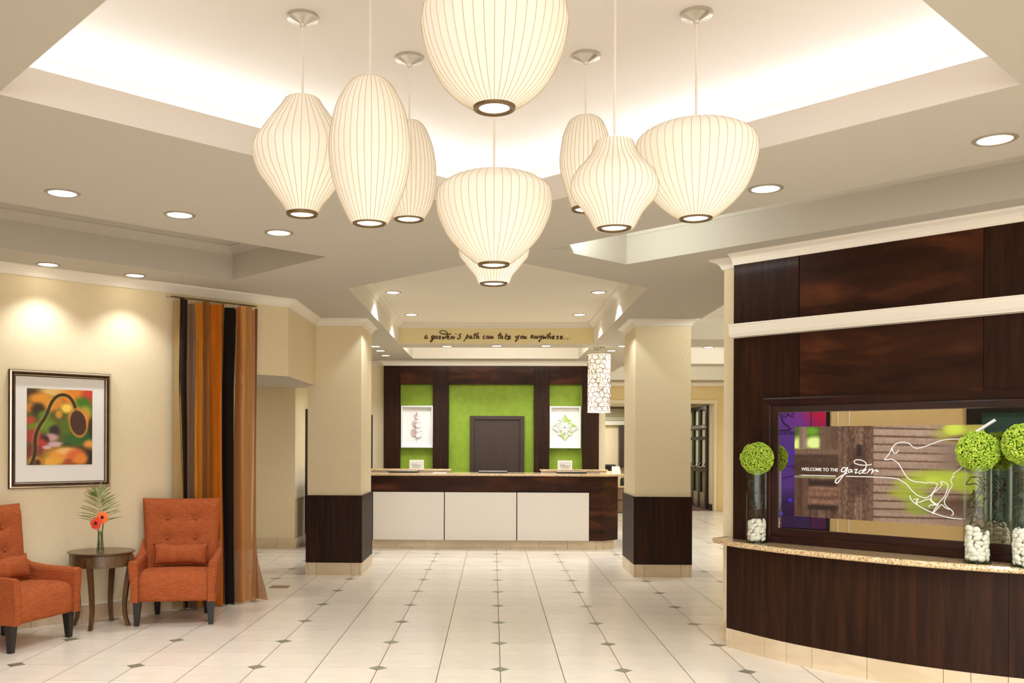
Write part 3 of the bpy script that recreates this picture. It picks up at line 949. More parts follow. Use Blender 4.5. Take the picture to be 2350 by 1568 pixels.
ct = slab('granite_countertop', [(-2.65, 13.28), (1.62, 13.28), (1.93, 13.56), (1.93, 15.05), (.98, 15.05), (.98, 14.12), (-2.65, 14.12)], 1.045, 1.078, gran)
tag(ct, 'long speckled granite worktop on the reception desk', 'countertop')
for k, (a_, b_) in enumerate(((-1.95, -.62), (.70, 1.70))):
    rs = slab('raised_granite_shelf', [(a_, 13.86), (b_, 13.86), (b_, 14.10), (a_, 14.10)], 1.105, 1.128, gran, r=.008)
    tag(rs, ['raised granite shelf on the desk below the pink leaf picture', 'raised granite shelf on the desk below the green flower picture'][k], 'shelf', 'raised granite shelves on the desk')
    MB().box(a_ + .02, b_ - .02, 13.90, 14.08, 1.078, 1.1055).done('riser', panelw, rs, local=True)

for k, x in enumerate((-1.141, 1.070)):
    sg = root('desk_sign', (x, 13.95, 1.128), ['small white hotel name sign below the pink leaf picture', 'small white hotel name sign below the green flower picture'][k], 'sign', 'white signs on the desk shelves')
    MB().box(x - .107, x + .107, 13.94, 13.95, 1.128, 1.262).done('card', paper, sg)
    mb = MB()
    for q in ((x - .08, x + .08, 1.150, 1.1515), (x - .08, x + .08, 1.2225, 1.224), (x - .08, x - .0785, 1.15, 1.224), (x + .0785, x + .08, 1.15, 1.224)):
        mb.box(q[0], q[1], 13.9385, 13.94, q[2], q[3])
    mb.done('border_line', inkgrey, sg)
    # serif lettering drawn stroke by stroke: H i l t o n
    mb = MB()
    zb, xh, ch = 1.166, .024, .040
    cx_ = x - .066

    def bar(x0, x1, z0, z1):
        mb.box(x0, x1, 13.9385, 13.94, z0, z1)

    def stem(xa, h, w_=.005, sb=1, stp=1):
        bar(xa, xa + w_, zb, zb + h)
        if sb: bar(xa - .003, xa + w_ + .003, zb, zb + .0016)
        if stp: bar(xa - .003, xa + w_ + (.003 if stp == 1 else 0), zb + h - .0016, zb + h)
    stem(cx_, ch); stem(cx_ + .022, ch); bar(cx_, cx_ + .024, zb + .019, zb + .021)
    stem(cx_ + .037, xh, stp=2); bar(cx_ + .037, cx_ + .042, zb + .031, zb + .036)
    stem(cx_ + .050, ch, stp=2)
    stem(cx_ + .063, xh + .008, sb=0, stp=0); bar(cx_ + .059, cx_ + .072, zb + xh - .002, zb + xh); bar(cx_ + .065, cx_ + .072, zb, zb + .002)
    n_ = 20
    ox_, oz_ = cx_ + .087, zb + xh / 2
    v_ = []
    for i in range(n_):
        a = 2 * PI * i / n_
        v_ += [(ox_ + .011 * math.cos(a), 13.9385, oz_ + .0125 * math.sin(a)), (ox_ + .0065 * math.cos(a), 13.9385, oz_ + .0108 * math.sin(a))]
    mb.add(v_, [(2 * i, 2 * ((i + 1) % n_), 2 * ((i + 1) % n_) + 1, 2 * i + 1) for i in range(n_)])
    stem(cx_ + .104, xh, stp=2); stem(cx_ + .121, xh - .004, stp=0); bar(cx_ + .108, cx_ + .124, zb + xh - .003, zb + xh)
    for i in range(9):
        bar(x - .052 + i * .012, x - .046 + i * .012, 1.1465, 1.1545)
    mb.done('lettering', inkgrey, sg)

for k, (x, y, z, w_, l_) in enumerate(((-1.32, 13.78, 1.079, .43, 'slim black and silver tray in front of the sign below the pink leaf picture'), (.0, 13.80, 1.079, .42, 'slim black and silver tray on the desk in front of the dark door'), (1.15, 13.76, 1.079, .43, 'slim black and silver tray in front of the sign below the green flower picture'))):
    t = root('document_tray', (x, y, z), l_, 'tray', 'slim trays on the desk')
    MB().box(x - w_ / 2, x + w_ / 2, y - .09, y + .09, z, z + .020).done('tray_body', blackm, t, bevel=.003)
    MB().box(x - w_ / 2, x + w_ / 2, y - .095, y + .09, z + .0205, z + .027).done('tray_lid', steel, t, bevel=.002)
for k, (x, y, w_) in enumerate(((-.78, 13.62, .20), (1.62, 13.75, .10))):
    p = MB().box(x - w_ / 2, x + w_ / 2, y - .06, y + .06, 1.0785, 1.084).done('paper_sheet', [paper, walltan][k], bevel=.001, seg=1)
    tag(p, ['loose white paper on the desk between two slim trays', 'small tan notepad at the corridor end of the desk'][k], 'paper')
tent = prism(MB(), [(1.86, 14.3), (1.98, 14.3), (1.97, 14.302), (1.87, 14.302)], 1.0785, 1.0785)
tc = root('tent_card', (1.87, 14.2, 1.0785), 'plain white folded card standing at the corridor end of the desk', 'card')
MB().add([(1.80, 14.2, 1.0785), (1.935, 14.2, 1.0785), (1.915, 14.215, 1.172), (1.80, 14.215, 1.172)], [(0, 1, 2, 3)]).add([(1.80, 14.24, 1.0785), (1.935, 14.24, 1.0785), (1.915, 14.217, 1.172), (1.80, 14.217, 1.172)], [(0, 1, 2, 3)]).done('card', paper, tc)

# low cabinet and dark chair in the far corner seen between desk and column
lc = root('low_cabinet', (2.9, 20.9, 0), 'low brown cabinet with stone top behind the desk end', 'cabinet')
MB().box(2.45, 3.2, 20.55, 21.15, .02, .56).done('cabinet_body', base('cabinet_brown', (126, 98, 76), .5), lc)
for z in (.28,):
    MB().box(2.45, 3.2, 20.54, 20.549, z, z + .012).done('drawer_line', blackm, lc)
MB().box(2.4, 3.25, 20.5, 21.2, .56, .60).done('cabinet_top', gran, lc)
cup = root('coffee_carafe', (2.86, 20.7, .6), 'black carafe on the low cabinet behind the desk end', 'carafe')
MB().lathe([(.0, 0), (.05, 0), (.055, .02), (.05, .14), (.03, .17), (.0, .17)], 20, (2.86, 20.7, .6)).done('carafe_body', blackm, cup, smooth=True)
MB().tube([(2.91, 20.7, .74), (2.95, 20.7, .72), (2.95, 20.7, .64), (2.91, 20.7, .62)], .006, 6).done('handle', blackm, cup)
bk = MB().box(3.0, 3.22, 20.6, 20.8, .60, .635).done('tan_box', base('cardboard', (176, 128, 76), .6), bevel=.003)
tag(bk, 'flat tan box on the low cabinet beside the black carafe', 'box')
fc = root('lounge_chair', (2.75, 22.6, 0), 'dark brown lounge chair in the far room past the desk end', 'chair')
brn = base('dark_upholstery', (46, 38, 32), .7)
MB().box(2.35, 3.0, 22.3, 22.9, .25, .50).done('seat', brn, fc, bevel=.04, seg=3)
MB().box(2.35, 3.0, 22.8, 22.98, .4, 1.02).done('backrest', brn, fc, bevel=.05, seg=3)
for x_ in (2.38, 2.93):
    for y_ in (22.34, 22.9):
        MB().box(x_, x_ + .04, y_, y_ + .04, 0, .26).done('leg', blackm, fc)

# ---- pictures behind the desk
def shadow_box(x0, x1, z0, z1, y, label):
    r = root('shadow_box_picture', ((x0 + x1) / 2, y, z0), label, 'picture', 'white framed paper pictures behind the desk')
    t = .024
    for q in ((x0, x0 + t, z0, z1), (x1 - t, x1, z0, z1), (x0 + t, x1 - t, z0, z0 + t), (x0 + t, x1 - t, z1 - t, z1)):
        MB().box(q[0], q[1], y - .09, y - .001, q[2], q[3]).done('frame_side', white, r)
    MB().box(x0 + t, x1 - t, y - .012, y - .002, z0 + t, z1 - t).done('backing', paper, r)
    return r


def leaf_pts(cx_, cz_, L_, Wd, ang, y, half=0, lift=.012):
    """pointed leaf, folded along the middle; half -1/+1 keeps one side"""
    ca, sa = math.cos(ang), math.sin(ang)
    mb = MB()
    N = 8
    row = []
    for i in range(N + 1):
        t = i / N
        w_ = Wd * math.sin(PI * t ** .8) ** .9 / 2
        row.append((t * L_, w_))
    sides = [half] if half else [-1, 1]
    for s_ in sides:
        v_ = []
        for a, w_ in row:
            for b, dy in ((0, 0), (s_ * w_, -lift)):
                v_.append((cx_ + a * ca - b * sa, y + dy, cz_ + a * sa + b * ca))
        mb.add(v_, [(2 * i, 2 * i + 2, 2 * i + 3, 2 * i + 1) for i in range(N)])
    return mb


PYW = REC_Y - .02
p1 = shadow_box(-1.584, -1.037, 1.436, 2.158, PYW, 'white framed paper relief of a pink leafy sprig')
yl = PYW - .03
for bx_, bz_, L_, an_ in ((-1.333, 1.637, .135, 127), (-1.333, 1.741, .070, 124), (-1.337, 1.810, .100, 122), (-1.333, 1.913, .036, 120), (-1.337, 1.961, .052, 114)):
    leaf_pts(bx_, bz_, L_, L_ * .55, math.radians(an_), yl, 0, .006).done('paper_leaf', pinkp, p1)
for bx_, bz_, L_, an_ in ((-1.325, 1.620, .150, 45), (-1.325, 1.715, .092, 44), (-1.325, 1.788, .128, 48), (-1.325, 1.875, .068, 48), (-1.325, 1.935, .074, 46)):
    leaf_pts(bx_, bz_, L_, L_ * .62, math.radians(an_), yl, 0, .014).done('paper_leaf', paper, p1)
leaf_pts(-1.318, 1.995, .055, .026, math.radians(90), yl).done('paper_leaf', pinkp, p1)
MB().tube([(-1.322, yl, 1.54), (-1.320, yl, 1.65), (-1.320, yl, 2.0)], .0045, 6).done('paper_stem', pinkp, p1)
p2 = shadow_box(.968, 1.498, 1.436, 2.155, PYW, 'white framed paper relief of a green folded flower')
ox_, oz_ = 1.228, 1.795
for k in range(8):
    a = k * PI / 4
    L_ = .215 if k % 2 == 0 else .175
    c1, c2 = (lime, paper) if k in (0, 1, 7) else ((sage, lime) if k in (2, 6) else (paper, sage))
    leaf_pts(ox_, oz_, L_, .15, a, yl, 1).done('petal', c1, p2)
    leaf_pts(ox_, oz_, L_, .15, a, yl, -1).done('petal', c2, p2)
for k in range(8):
    leaf_pts(ox_, oz_, .11, .07, k * PI / 4 + PI / 8, yl - .015).done('petal', paper, p2)

# ---- drum pendant with leaf pattern
hx, hy, hr, hz0, hz1 = 1.547, 13.73, .165, 1.975, 2.812
drum = root('drum_pendant', (hx, hy, hz0), 'cylindrical white pendant with brown leaf outlines near the desk end', 'pendant lamp')
drm = base('drum_fabric', (250, 244, 232), .7, emit=(255, 244, 226), estr=.5)
MB().lathe([(hr, hz0), (hr, hz1)], 48, (hx, hy, 0)).done('shade', drm, drum, smooth=True)
mb = MB()
for z_ in (hz0, hz1):
    mb.tube([(hx + hr * math.cos(a * PI / 18), hy + hr * math.sin(a * PI / 18), z_) for a in range(37)], .006, 6, False)
mb.done('rim', drm, drum)
MB().lathe([(0, hz0 + .02), (hr - .01, hz0 + .02)], 32, (hx, hy, 0)).done('diffuser', diffm, drum)
inkb = base('leaf_outline', (136, 102, 72), .7)
mb = MB()
r3 = random.Random(3)
cells_ = []
for row in range(12):
    for c in range(11):
        cells_.append((2 * PI * (c + .5 * (row % 2) + r3.uniform(-.18, .18)) / 11, hz0 + .04 + row * .069 + r3.uniform(-.012, .012)))
for a0, z0_ in cells_:
    an = r3.uniform(0, 2 * PI)
    L_, Wd = r3.uniform(.045, .062), r3.uniform(.028, .038)
    pts = []
    for i in range(17):
        t = i / 16 * 2 * PI
        x_ = L_ * math.cos(t)
        y_ = Wd * math.sin(t) * (1 - .35 * math.cos(t))
        if abs(math.cos(t)) > .97: y_ = 0
        X_, Z_ = x_ * math.cos(an) - y_ * math.sin(an), x_ * math.sin(an) + y_ * math.cos(an)
        zz = min(max(z0_ + Z_, hz0 + .008), hz1 - .008)
        aa = a0 + X_ / hr
        pts.append((hx + (hr + .0012) * math.cos(aa), hy + (hr + .0012) * math.sin(aa), zz))
    mb.tube(pts, .0036, 4, False)
    mb.tube([((hx + (hr + .0012) * math.cos(a0 + s_ * L_ * .55 * math.cos(an) / hr)), hy + (hr + .0012) * math.sin(a0 + s_ * L_ * .55 * math.cos(an) / hr), min(max(z0_ + s_ * L_ * .55 * math.sin(an), hz0 + .008), hz1 - .008)) for s_ in (-1, -.5, 0)], .0022, 4, False)
mb.done('leaf_pattern', inkb, drum)
MB().tube([(hx, hy, hz1 - .02), (hx, hy, ZC)], .006, 8).done('rod', steel, drum)
MB().lathe([(0, -.035), (.083, -.035), (.083, 0), (0, 0)], 32, (hx, hy, ZC)).done('canopy', steel, drum, smooth=False)
mb = MB()
for k in range(3):
    a = k * 2 * PI / 3
    mb.tube([(hx, hy, hz1 - .02), (hx + hr * math.cos(a), hy + hr * math.sin(a), hz1 - .005)], .003, 6)
mb.done('spider', steel, drum)

# ---- recessed ceiling lights
DL = [
    (-2.462, 5.274, ZC, 1, 'ceiling downlight nearest the camera on the armchair side, large with pale trim', 46),
    (-1.961, 5.785, ZC, 1, 'second large ceiling downlight in the row left of the pendants', 46),
    (-1.452, 6.282, ZC, 1, 'third large ceiling downlight, just below the pear-shaped pendant', 46),
    (-3.5625, 7.387, ZC, .95, 'ceiling downlight grazing the wall above the framed poppy picture', 26),
    (-3.047, 7.871, ZC, .95, 'ceiling downlight grazing the wall beside the striped curtain', 26),
    (1.507, 5.229, ZC, 1, 'large ceiling downlight right of the wide apple-shaped pendant', 46),
    (2.325, 4.401, ZC, 1, 'large ceiling downlight at the right edge of the picture', 46),
    (-.676, 13.61, ZC, .9, 'downlight left of centre under the lettered ceiling beam', 55),
    (.047, 13.543, ZC, .9, 'middle downlight under the lettered ceiling beam', 55),
    (.759, 13.536, ZC, .9, 'downlight right of centre under the lettered ceiling beam', 55),
    (-1.722, 13.62, ZC, .9, 'downlight over the left desk end, nearest of three beside the column', 45),
    (-1.728, 14.256, ZC, .85, 'downlight over the left desk end, middle of three beside the column', 30),
    (-1.737, 15.03, ZC, .85, 'downlight over the left desk end, farthest of three beside the column', 40),
    (1.787, 14.215, ZC, .85, 'downlight just right of the drum pendant', 30),
    (1.775, 14.84, ZC, .85, 'downlight behind the top of the drum pendant', 40),
    (1.86, 13.55, ZC, .85, 'downlight between the drum pendant and the right column', 30),
    (3.13, 13.69, ZC, .85, 'downlight in the corridor between the right column and the timber wall', 45),
    (-1.134, 10.52, ZT, .95, 'near left downlight in the ceiling recess above the walkway', 60),
    (-1.086, 12.32, ZT, .95, 'far left downlight in the ceiling recess above the walkway', 60),
    (1.129, 12.32, ZT, .95, 'far right downlight in the ceiling recess above the walkway', 60),
    (1.178, 10.52, ZT, .95, 'near right downlight in the ceiling recess above the walkway', 60),
]
from mathutils import Quaternion
TL = Quaternion((1, 1, 0), math.radians(-14)).to_euler()
proto = None
for x, y, z, s_, lab, pw in DL:
    if proto is None:
        proto = root('recessed_downlight', (0, 0, 0), '', 'ceiling light', 'recessed ceiling downlights')
        MB().lathe([(.074, -.001), (.078, -.006), (.093, -.005), (.098, 0)], 40).done('trim_ring', steel if False else base('downlight_trim', (150, 140, 120), .35), proto, smooth=True)
        MB().lathe([(0, -.003), (.074, -.003)], 40).done('lens', lens, proto)
        o = proto
    else:
        o = copy_tree(proto)
    o.location = (x, y, z)
    o.scale = (s_, s_, 1)
    o['label'] = lab
    spot('downlight_beam', (x, y, z - .012), pw * (.95 if y > 8.5 else 1.4), 125 if pw != 26 else 118, .6, WARM, .045, TL if pw == 26 else (0, 0, 0))
for x, y in ((2.9, 11), (3.9, 12), (3.2, 15), (4, 15.6), (3.4, 18.6), (4.2, 19.6), (2.9, 20), (-3.4, 12), (0, 15.0), (-.9, 15.2), (.9, 15.2)):  # extra unseen spots with no fixtures, over corridor, nook and reception
    spot('downlight_beam', (x, y, ZC - .02 if y < 13 or x < 2 else ZC + .2), 45, 130, .6)
area('vestibule_fill', (4.3, 23, 2.45), .6, 16)  # unseen area lights added to brighten the rooms past the far wall
area('vestibule_fill', (2.6, 23.6, 2.45), .6, 34)
area('nook_area_light', (-3.4, 11, 2.28), .5, 10, (.92, .92, 1))  # unseen area light, no fixture modelled

# ---- pendants: profiles as (radius, height) read in photograph pixels and scaled by distance
PEN = [
    ('pear', -.843, 4.09, 'pear-shaped ribbed pendant, leftmost of the cluster', [(33, 226), (40, 231), (50, 247), (66, 268), (82, 290), (97, 312), (108, 330), (112, 345), (112, 358), (107, 379), (97, 402), (80, 424), (63, 447), (46, 469), (37, 486), (34, 494)], 34, 491, 696),
    ('cigar', -.507, 3.80, 'tall cigar-shaped ribbed pendant, large one left of centre', [(30, 183), (43, 190), (57, 208), (71, 233), (81, 257), (87, 286), (91, 312), (93, 335), (92, 366), (87, 402), (77, 439), (62, 475), (50, 499), (44, 509), (40, 513)], 37, 511, 893),
    ('small_cigar', -.413, 4.535, 'slim cigar-shaped ribbed pendant, mostly hidden behind the tall one', [(22, 280), (32, 288), (42, 305), (52, 330), (57.5, 355), (61, 380), (62, 415), (59.5, 440), (55, 463), (47, 483), (38, 497), (35, 503)], 33, 502, 940),
    ('dome', .0, 3.30, 'largest apple-shaped ribbed pendant, cut off by the top edge of the picture', [(20, -52), (80, -44), (126, -25), (152, -4), (163, 18), (168, 45), (167, 70), (160, 105), (148, 140), (128, 178), (104, 208), (80, 228), (62, 239), (50, 246)], 46, 247, 1138),
    ('apple', .0, 4.15, 'apple-shaped ribbed pendant at the bottom centre of the cluster', [(12, 396), (56, 401), (97, 414), (120, 428), (130, 440), (132.5, 455), (132.5, 470), (129, 491), (118, 518), (103, 545), (80, 571), (60, 589), (46, 600), (38, 606)], 34, 607, 1143),
    ('small_pear', .0, 4.75, 'small pear-shaped ribbed pendant, lowest, peeking out below the centre apple', [(34, 495), (37, 507), (45, 520), (58, 535), (72, 548), (80, 562), (81, 576), (77, 590), (68, 601), (56, 616), (43, 632), (37, 645), (35, 651)], 30, 650, 1145),
    ('small_cigar', .441, 4.523, 'slim cigar-shaped ribbed pendant standing behind the lantern-shaped one', [(20, 268), (34, 276), (43, 290), (51, 311), (56, 338), (59, 366), (57, 392), (51, 415), (44, 440), (36, 463), (32, 478)], 30, 480, 1346),
    ('lantern', .487, 3.80, 'lantern-shaped ribbed pendant right of centre with waisted top', [(42, 326), (45, 333), (49, 344), (57, 359), (70, 375), (84, 390), (94, 405), (99.5, 422), (99.5, 438), (93, 454), (80, 469), (67, 485), (57, 501), (49, 517), (44, 525)], 37, 522, 1398),
    ('wide_apple', .878, 4.09, 'wide apple-shaped ribbed pendant, rightmost of the cluster', [(12, 280), (68, 288), (112, 305), (132, 320), (138, 338), (138.5, 352), (136, 370), (127, 402), (112, 433), (86, 464), (62, 485), (46, 496), (38, 501)], 36, 500, 1599),
]


def ray_x(px, y):
    """world x on the plane y for an image column near the horizon line"""
    return None


for kind, x, y, lab, prof, rr, ry, pxc in PEN:
    d = y * math.cos(YAW) + x * math.sin(YAW)
    k = d / F_PX
    # the small image roll moves the row of the axis a little
    dy = (pxc - PX) * ROLL
    H = lambda v: 1.5 + (PY + dy - v) * k
    r = root('pendant_lamp', (x, y, H(ry)), lab, 'pendant lamp', 'bubble pendants under the ceiling coffer')
    pts = catmull([(a * k, H(b), 0) for a, b in prof], 3)
    prof_m = [(max(p.x, .004), p.y) for p in pts][::-1]
    NR = 44 if 'apple' in kind or kind == 'dome' else 36
    SUB = 4
    sc = lambda i: 1 - .010 * math.sin(PI * (i % SUB) / SUB)
    mb = MB().lathe(prof_m, NR * SUB, (x, y, 0), sc)
    mb.done('shade', shadem, r, smooth=True)
    mb = MB()
    for i in range(NR):
        a = 2 * PI * i / NR
        mb.tube([(x + (q + .0006) * math.cos(a), y + (q + .0006) * math.sin(a), z_) for q, z_ in prof_m], .00095, 4, False)
    mb.done('rib_wires', ribm, r, kind='stuff')
    R_, Z_ = rr * k, H(ry)
    mb = MB().lathe([(R_ * .76, Z_ + .012), (R_ * .77, Z_ - .004), (R_ * .80, Z_ - .006), (R_ * .86, Z_ - .001), (R_ * .92, Z_ - .009), (R_ * 1.03, Z_ - .007), (R_ * 1.08, Z_ + .004), (R_ * 1.02, Z_ + .008)], 48, (x, y, 0))
    mb.done('bottom_ring', ringm, r, smooth=True)
    MB().lathe([(0, Z_ - .001), (R_ * .79, Z_ - .001)], 40, (x, y, 0)).done('diffuser', diffm, r)
    zt = prof_m[-1][1]
    MB().lathe([(prof_m[-1][0], zt), (0, zt + .001)], 36, (x, y, 0)).done('top_cap', shadem, r)
    MB().tube([(x, y, zt - .01), (x, y, ZD - .03)], .0052, 8).done('cord', cordm, r)
    MB().lathe([(0, -.048), (.011, -.048), (.014, -.036), (.064, -.014), (.070, -.013), (.070, 0), (0, 0)], 40, (x, y, ZD)).done('canopy', steel, r, smooth=False)
    spot('pendant_beam', (x, y, Z_ - .015), 14, 140, .5, WARM, .05)

# ---- framed poppy picture on the left wall
PU0, PU1, PZ0, PZ1 = 2.472, 3.292, 1.128, 2.087
fr = root('framed_poppy_picture', LW((PU0 + PU1) / 2, 0, PZ0), 'framed photograph of a drooping poppy bud with wide white mat', 'picture')
prof = [(0, .002), (0, .022), (.006, .030), (.016, .034), (.024, .034), (.030, .026), (.034, .031), (.040, .031), (.044, .022), (.050, .020), (.052, .010)]
sides = [((PU0, PZ0), (PU1, PZ0)), ((PU1, PZ0), (PU1, PZ1)), ((PU1, PZ1), (PU0, PZ1)), ((PU0, PZ1), (PU0, PZ0))]


def frame_rails(T, a0, a1, z0, z1, prof, mat, parent, accent=None, ai=None):
    C4 = [(a0, z0), (a1, z0), (a1, z1), (a0, z1)]
    S4 = [(1, 1), (-1, 1), (-1, -1), (1, -1)]
    for i in range(4):
        j = (i + 1) % 4
        v = [T(C4[q][0] + S4[q][0] * a, n, C4[q][1] + S4[q][1] * a) for q in (i, j) for a, n in prof]
        m = len(prof)
        MB().add(v, [(k, k + 1, k + 1 + m, k + m) for k in range(m - 1)]).done('frame_rail', mat, parent)
        if accent:
            for lo in ai:
                pr = [(a, n + .0006) for a, n in prof[lo:lo + 2]]
                v = [T(C4[q][0] + S4[q][0] * a, n, C4[q][1] + S4[q][1] * a) for q in (i, j) for a, n in pr]
                MB().add(v, [(0, 1, 3, 2)]).done('gilt_line', accent, parent)


frame_rails(LW, PU0, PU1, PZ0, PZ1, prof, noisy('picture_frame_wood', [(.3, (66, 44, 26)), (.8, (92, 66, 42))], (3, 3, 3), 4, 4, .45, 0, .3), fr, rungold, (2, 7))
MB().box(PU0 + .05, PU1 - .05, .006, .011, PZ0 + .05, PZ1 - .05, LW).done('mat', paper, fr)
IU0, IU1, IZ0, IZ1 = 2.611, 3.138, 1.317, 1.940
Wp, Hp = 200, 236
yy_, xx_ = np.mgrid[0:Hp, 0:Wp]
fx, fy = xx_ / (Wp - 1), yy_ / (Hp - 1)
img = np.zeros((Hp, Wp, 3)) + np.array((92, 92, 34.))


def blob(img, cx_, cy_, rx, ry_, col, hard=1.4, op=1.0):
    d2 = ((fx - cx_) / rx) ** 2 + ((fy - cy_) / ry_) ** 2
    a = (np.clip((1.5 - d2) / 1.2, 0, 1) ** hard * op)[..., None]
    return img * (1 - a) + np.array(col, float) * a


for b in [(.1, .08, .2, .08, (70, 40, 16)), (.45, .03, .3, .08, (226, 186, 110)), (.75, .1, .3, .16, (222, 130, 34)), (.2, .13, .2, .08, (226, 150, 40)), (.35, .2, .18, .1, (222, 150, 48)), (.95, .08, .14, .13, (206, 64, 44)), (.05, .25, .08, .07, (210, 126, 38)),
          (.17, .28, .12, .1, (60, 40, 14)), (.45, .18, .1, .08, (214, 140, 44)), (.85, .2, .16, .12, (64, 120, 22)), (.6, .25, .1, .07, (250, 214, 90)), (.48, .33, .06, .06, (214, 150, 40)), (.25, .35, .1, .07, (90, 130, 30)), (.04, .42, .1, .06, (190, 70, 46)), (.9, .3, .1, .1, (150, 160, 50)),
          (.3, .48, .15, .1, (110, 140, 30)), (.1, .52, .12, .08, (120, 134, 30)), (.42, .54, .1, .07, (52, 32, 44)), (.8, .42, .2, .2, (226, 150, 60)), (.6, .5, .14, .12, (90, 110, 26)), (.9, .6, .16, .12, (34, 92, 40)), (.7, .66, .16, .1, (50, 100, 34)), (.08, .62, .14, .1, (170, 58, 50)),
          (.36, .64, .12, .06, (206, 160, 160)), (.26, .68, .08, .08, (52, 14, 14)), (.42, .73, .16, .04, (212, 178, 190)), (.2, .74, .12, .1, (188, 62, 50)), (.3, .77, .08, .03, (216, 180, 186)), (.6, .75, .1, .05, (54, 70, 34)), (.95, .74, .1, .08, (236, 158, 70)), (.85, .9, .3, .14, (40, 24, 14)),
          (.1, .82, .14, .1, (120, 40, 34)), (.56, .88, .34, .13, (238, 160, 60)), (.6, .82, .16, .05, (246, 196, 120)), (.74, .88, .16, .1, (226, 108, 50)), (.36, .96, .16, .07, (240, 176, 60)), (.62, .97, .08, .06, (180, 80, 40)), (.14, .95, .14, .07, (196, 130, 40)), (.82, .93, .12, .09, (236, 140, 50)),
          (.98, .5, .05, .14, (60, 40, 20)), (.14, .97, .07, .05, (70, 34, 14))]:
    img = blob(img, *b)
stem_ = catmull([(.06, 1.0, 0), (.12, .85, 0), (.125, .66, 0), (.17, .52, 0), (.28, .36, 0), (.36, .19, 0), (.44, .10, 0), (.54, .07, 0), (.64, .10, 0), (.71, .19, 0), (.75, .31, 0)], 14)
rs = random.Random(5)
dist = np.full((Hp, Wp), 9.)
for p in stem_:
    dist = np.minimum(dist, np.hypot((fx - p.x), (fy - p.y) * 1.18))
hair = (dist < .058) & (np.sin(xx_ * 1.9 + yy_ * 1.3) > .25)
img[hair] = img[hair] * .55 + np.array((222, 170, 60)) * .45
img[dist < .024] = (52, 42, 16)
dp = ((fx - .775 + (fy - .42) * -.12) / .125) ** 2 + ((fy - .44) / .165) ** 2
img[(dp < 1.5) & (np.sin(xx_ * 2.1 - yy_ * 1.7) > -.2)] = (216, 140, 60)
img[dp < 1] = (74, 44, 30)
pg = print_grid('photo_print', lambda a, z: LW(a, .0125, z), IU0, IU1, IZ0, IZ1, Wp, Hp, img, painted('poppy_print', .45), fr)
pg['label'] = 'square colour photograph of a hairy poppy bud over orange flowers'

# ---- striped curtain
cu = root('striped_curtain', LW(4.25, .1, 0), 'floor-length striped sheer curtain in orange, brown and copper', 'curtain')
SE = [3.80, 3.869, 3.965, 4.004, 4.103, 4.141, 4.163, 4.264, 4.322, 4.448, 4.48, 4.591, 4.619, 4.665]
SB_ = [3.83, 3.885, 3.974, 4.012, 4.110, 4.150, 4.180, 4.272, 4.329, 4.442, 4.497, 4.60, 4.742, 4.742]
CC = [((206, 160, 72), .45, 'gold'), ((40, 28, 16), 1, 'umber'), ((150, 112, 88), .9, 'mauve'), ((216, 136, 34), .97, 'orange'), ((150, 96, 42), .95, 'olive'), ((60, 16, 6), 1, 'maroon'), ((204, 112, 22), 1, 'rust'), ((142, 92, 34), .97, 'ochre'), ((24, 14, 8), 1, 'black'), ((190, 108, 34), .9, 'amber'), ((216, 154, 84), .85, 'copper'), ((184, 126, 74), .78, 'taupe'), ((120, 52, 18), .97, 'chestnut')]


def fold(u, z):
    amp = .030 + .030 * (1 - z / 2.8)
    return amp * math.sin(u * 52 + .5 * math.sin(z * 1.1)) + .4 * amp * math.sin(u * 97 + 1.3 + z * .35)


for k in range(13):
    NU, NZ = 9, 26
    v, f = [], []
    for j in range(NZ):
        z = .012 + (2.775 - .012) * (j / (NZ - 1)) + (.018 * math.sin(k * 2.1) if j == NZ - 1 else 0)
        t = j / (NZ - 1)
        for i in range(NU):
            q = i / (NU - 1)
            fl_t = 1 - (1 - t) ** 2.4
            u_ = (SE[k] + (SE[k + 1] - SE[k]) * q) * fl_t + (SB_[k] + (SB_[k + 1] - SB_[k]) * q - (.035 * (1 - q) + .02 if k == 12 else 0)) * (1 - fl_t)
            u_ += .012 * math.sin(z * 1.6 + k) * min(1, (1 - t) * 4) * (1 if 0 < q < 1 or True else 0) * .6
            v.append(LW(u_, .115 - (.075 * (1 - fl_t) if k == 12 else 0) + fold(u_, z) + .004 * math.sin(9 * q + k), z))
    f = [(j * NU + i, j * NU + i + 1, (j + 1) * NU + i + 1, (j + 1) * NU + i) for j in range(NZ - 1) for i in range(NU - 1)]
    ob = MB().add(v, f).done('curtain_stripe', sheer('sheer_' + CC[k][2], CC[k][0], CC[k][1]), cu, smooth=True)
    ob['label'] = CC[k][2] + ' stripe'
MB().tube([LW(3.79, .115, 2.80), LW(4.65, .115, 2.80)], .008, 8).done('curtain_rod', ringm, cu)
hk = None
for i in range(10):
    p = LW(3.82 + i * .088, .115, 2.80)
    m_ = MB().tube([(.0, 0, .012), (.006, 0, .004), (.0, 0, -.006), (-.004, 0, -.02), (.0, 0, -.032)], .003, 6)
    if hk is None:
        hk = m_.done('curtain_hook', rungold, cu, local=True)
        ob = hk
    else:
        ob = hk.copy()
        COL.objects.link(ob)
    ob.parent = cu
    ob.location = Vector(p) - ORG[cu.name]
for u_ in (3.8, 4.22, 4.63):
    MB().tube([LW(u_, .0, 2.815), LW(u_, .115, 2.80)], .006, 6).done('rod_bracket', steel, cu)

